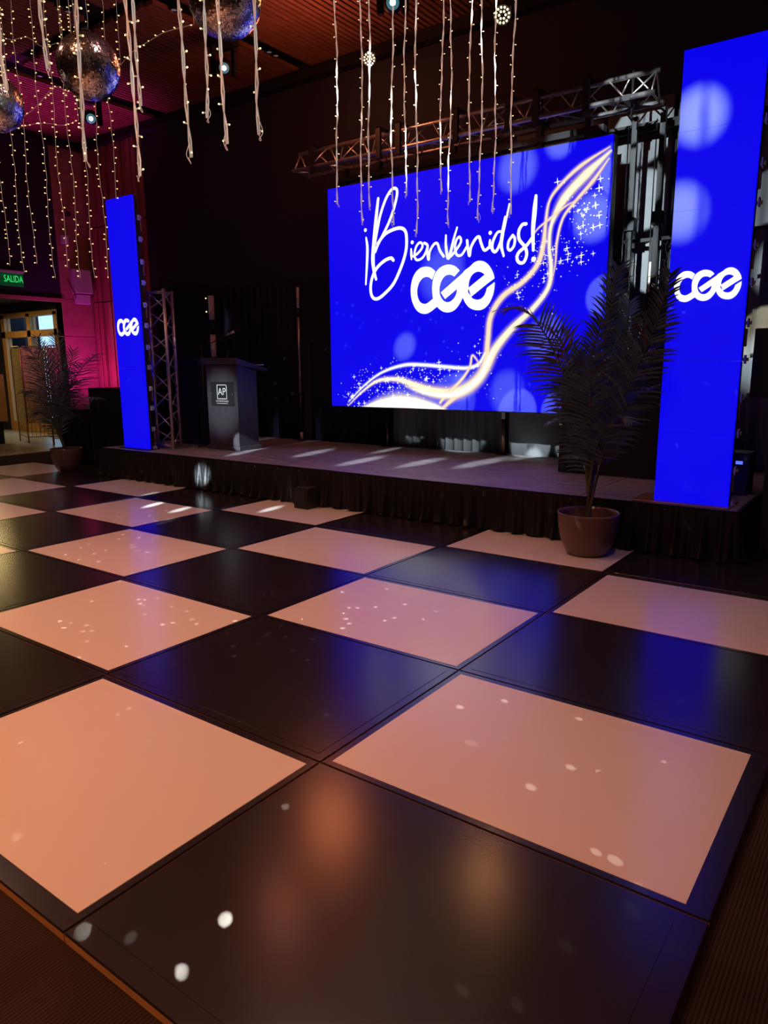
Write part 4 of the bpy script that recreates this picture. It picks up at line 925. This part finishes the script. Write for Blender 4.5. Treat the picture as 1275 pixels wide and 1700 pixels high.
p = atx(136, 488, -10.62); wallspk(Vector((-10.69, p.y-.02, p.z)), 1.0, 'pale wall loudspeaker on a bracket, lit violet, on the pink veneer wall')
p = atx(103, 397, -10.68); tag(MB().box((0, -.07, -.07), (.05, .07, .07)).build('wall_sensor', 'white_plastic', None, .01, loc=(-10.70, p.y+.04, p.z)), 'small square pale box on the pink veneer wall, above the wall loudspeaker', 'sensor')
p = atx(107, 355, -10.68); tag(MB().lathe([(0, -.04), (.035, -.03), (.045, 0), (.035, .03), (0, .04)], (0, 0, 0), 16).build('dome_camera', 'dark', None, loc=(-10.65, p.y+.05, p.z)), 'small black round camera on the pink veneer wall', 'camera')
# folding screen of woven cane
fx = [(-13.05, 5.72), (-12.45, 5.58), (-12.22, 5.95), (-11.75, 5.70), (-11.55, 6.05)]
t = thing('folding_screen', 'woven cane folding screen standing in the foyer behind the left palm', 'room divider', (-12.4, 5.75, CF+.012)); l = Vector(t.location)
for (xa, ya), (xb, yb) in zip(fx, fx[1:]):
    A, B = Vector((xa, ya, 0))-Vector((l.x, l.y, 0)), Vector((xb, yb, 0))-Vector((l.x, l.y, 0)); H = 1.86; d = (B-A).normalized(); n_ = Vector((-d.y, d.x, 0))
    m = MB(); m.tube([A, A+Vector((0, 0, H-.05)), A+d*.06+Vector((0, 0, H)), B-d*.06+Vector((0, 0, H)), B+Vector((0, 0, H-.05)), B], .014, 6)
    m.tube([A+Vector((0, 0, .40)), B+Vector((0, 0, .40))], .010, 6).tube([A+Vector((0, 0, .12)), B+Vector((0, 0, .12))], .010, 6)
    o = m.build('panel_frame', 'copper', t)
    m = MB(); a, b = A+d*.02, B-d*.02; m.add([a+n_*.004+Vector((0, 0, .41)), b+n_*.004+Vector((0, 0, .41)), b+n_*.004+Vector((0, 0, H-.03)), a+n_*.004+Vector((0, 0, H-.03)), a-n_*.004+Vector((0, 0, .41)), b-n_*.004+Vector((0, 0, .41)), b-n_*.004+Vector((0, 0, H-.03)), a-n_*.004+Vector((0, 0, H-.03))],
                 [(0, 1, 2, 3), (7, 6, 5, 4), (0, 4, 5, 1), (3, 2, 6, 7), (0, 3, 7, 4), (1, 5, 6, 2)]); m.build('woven_cane', 'woven', o)
    m = MB()
    for k in range(1, 6): p = A.lerp(B, k/6); m.tube([p+Vector((0, 0, .13)), p+Vector((0, 0, .39))], .005, 5)
    m.tube([A+Vector((0, 0, .22)), B+Vector((0, 0, .22))], .005, 5).tube([A+Vector((0, 0, .30)), B+Vector((0, 0, .30))], .005, 5); m.build('lattice', 'copper', o)
t = thing('plywood_counter', 'plywood cabinet on dark feet at the far left edge in the foyer', 'cabinet', (-12.75, 4.35, CF+.012))
q0 = atx(20, 703, -12.6); q1 = atx(14, 622, -12.6)
MB().box((-.05, -1.2, q0.z+.06), (.02, q0.y-4.35, q1.z+.02)).build('front_board', 'plywood', t, .004)
MB().box((-.04, -1.1, 0), (.0, q0.y-4.45, q0.z+.06)).build('feet', 'dark', t)
MB().box((-.5, -1.15, q0.z+.06), (-.051, q0.y-4.36, q1.z)).build('body', 'plywood', t)
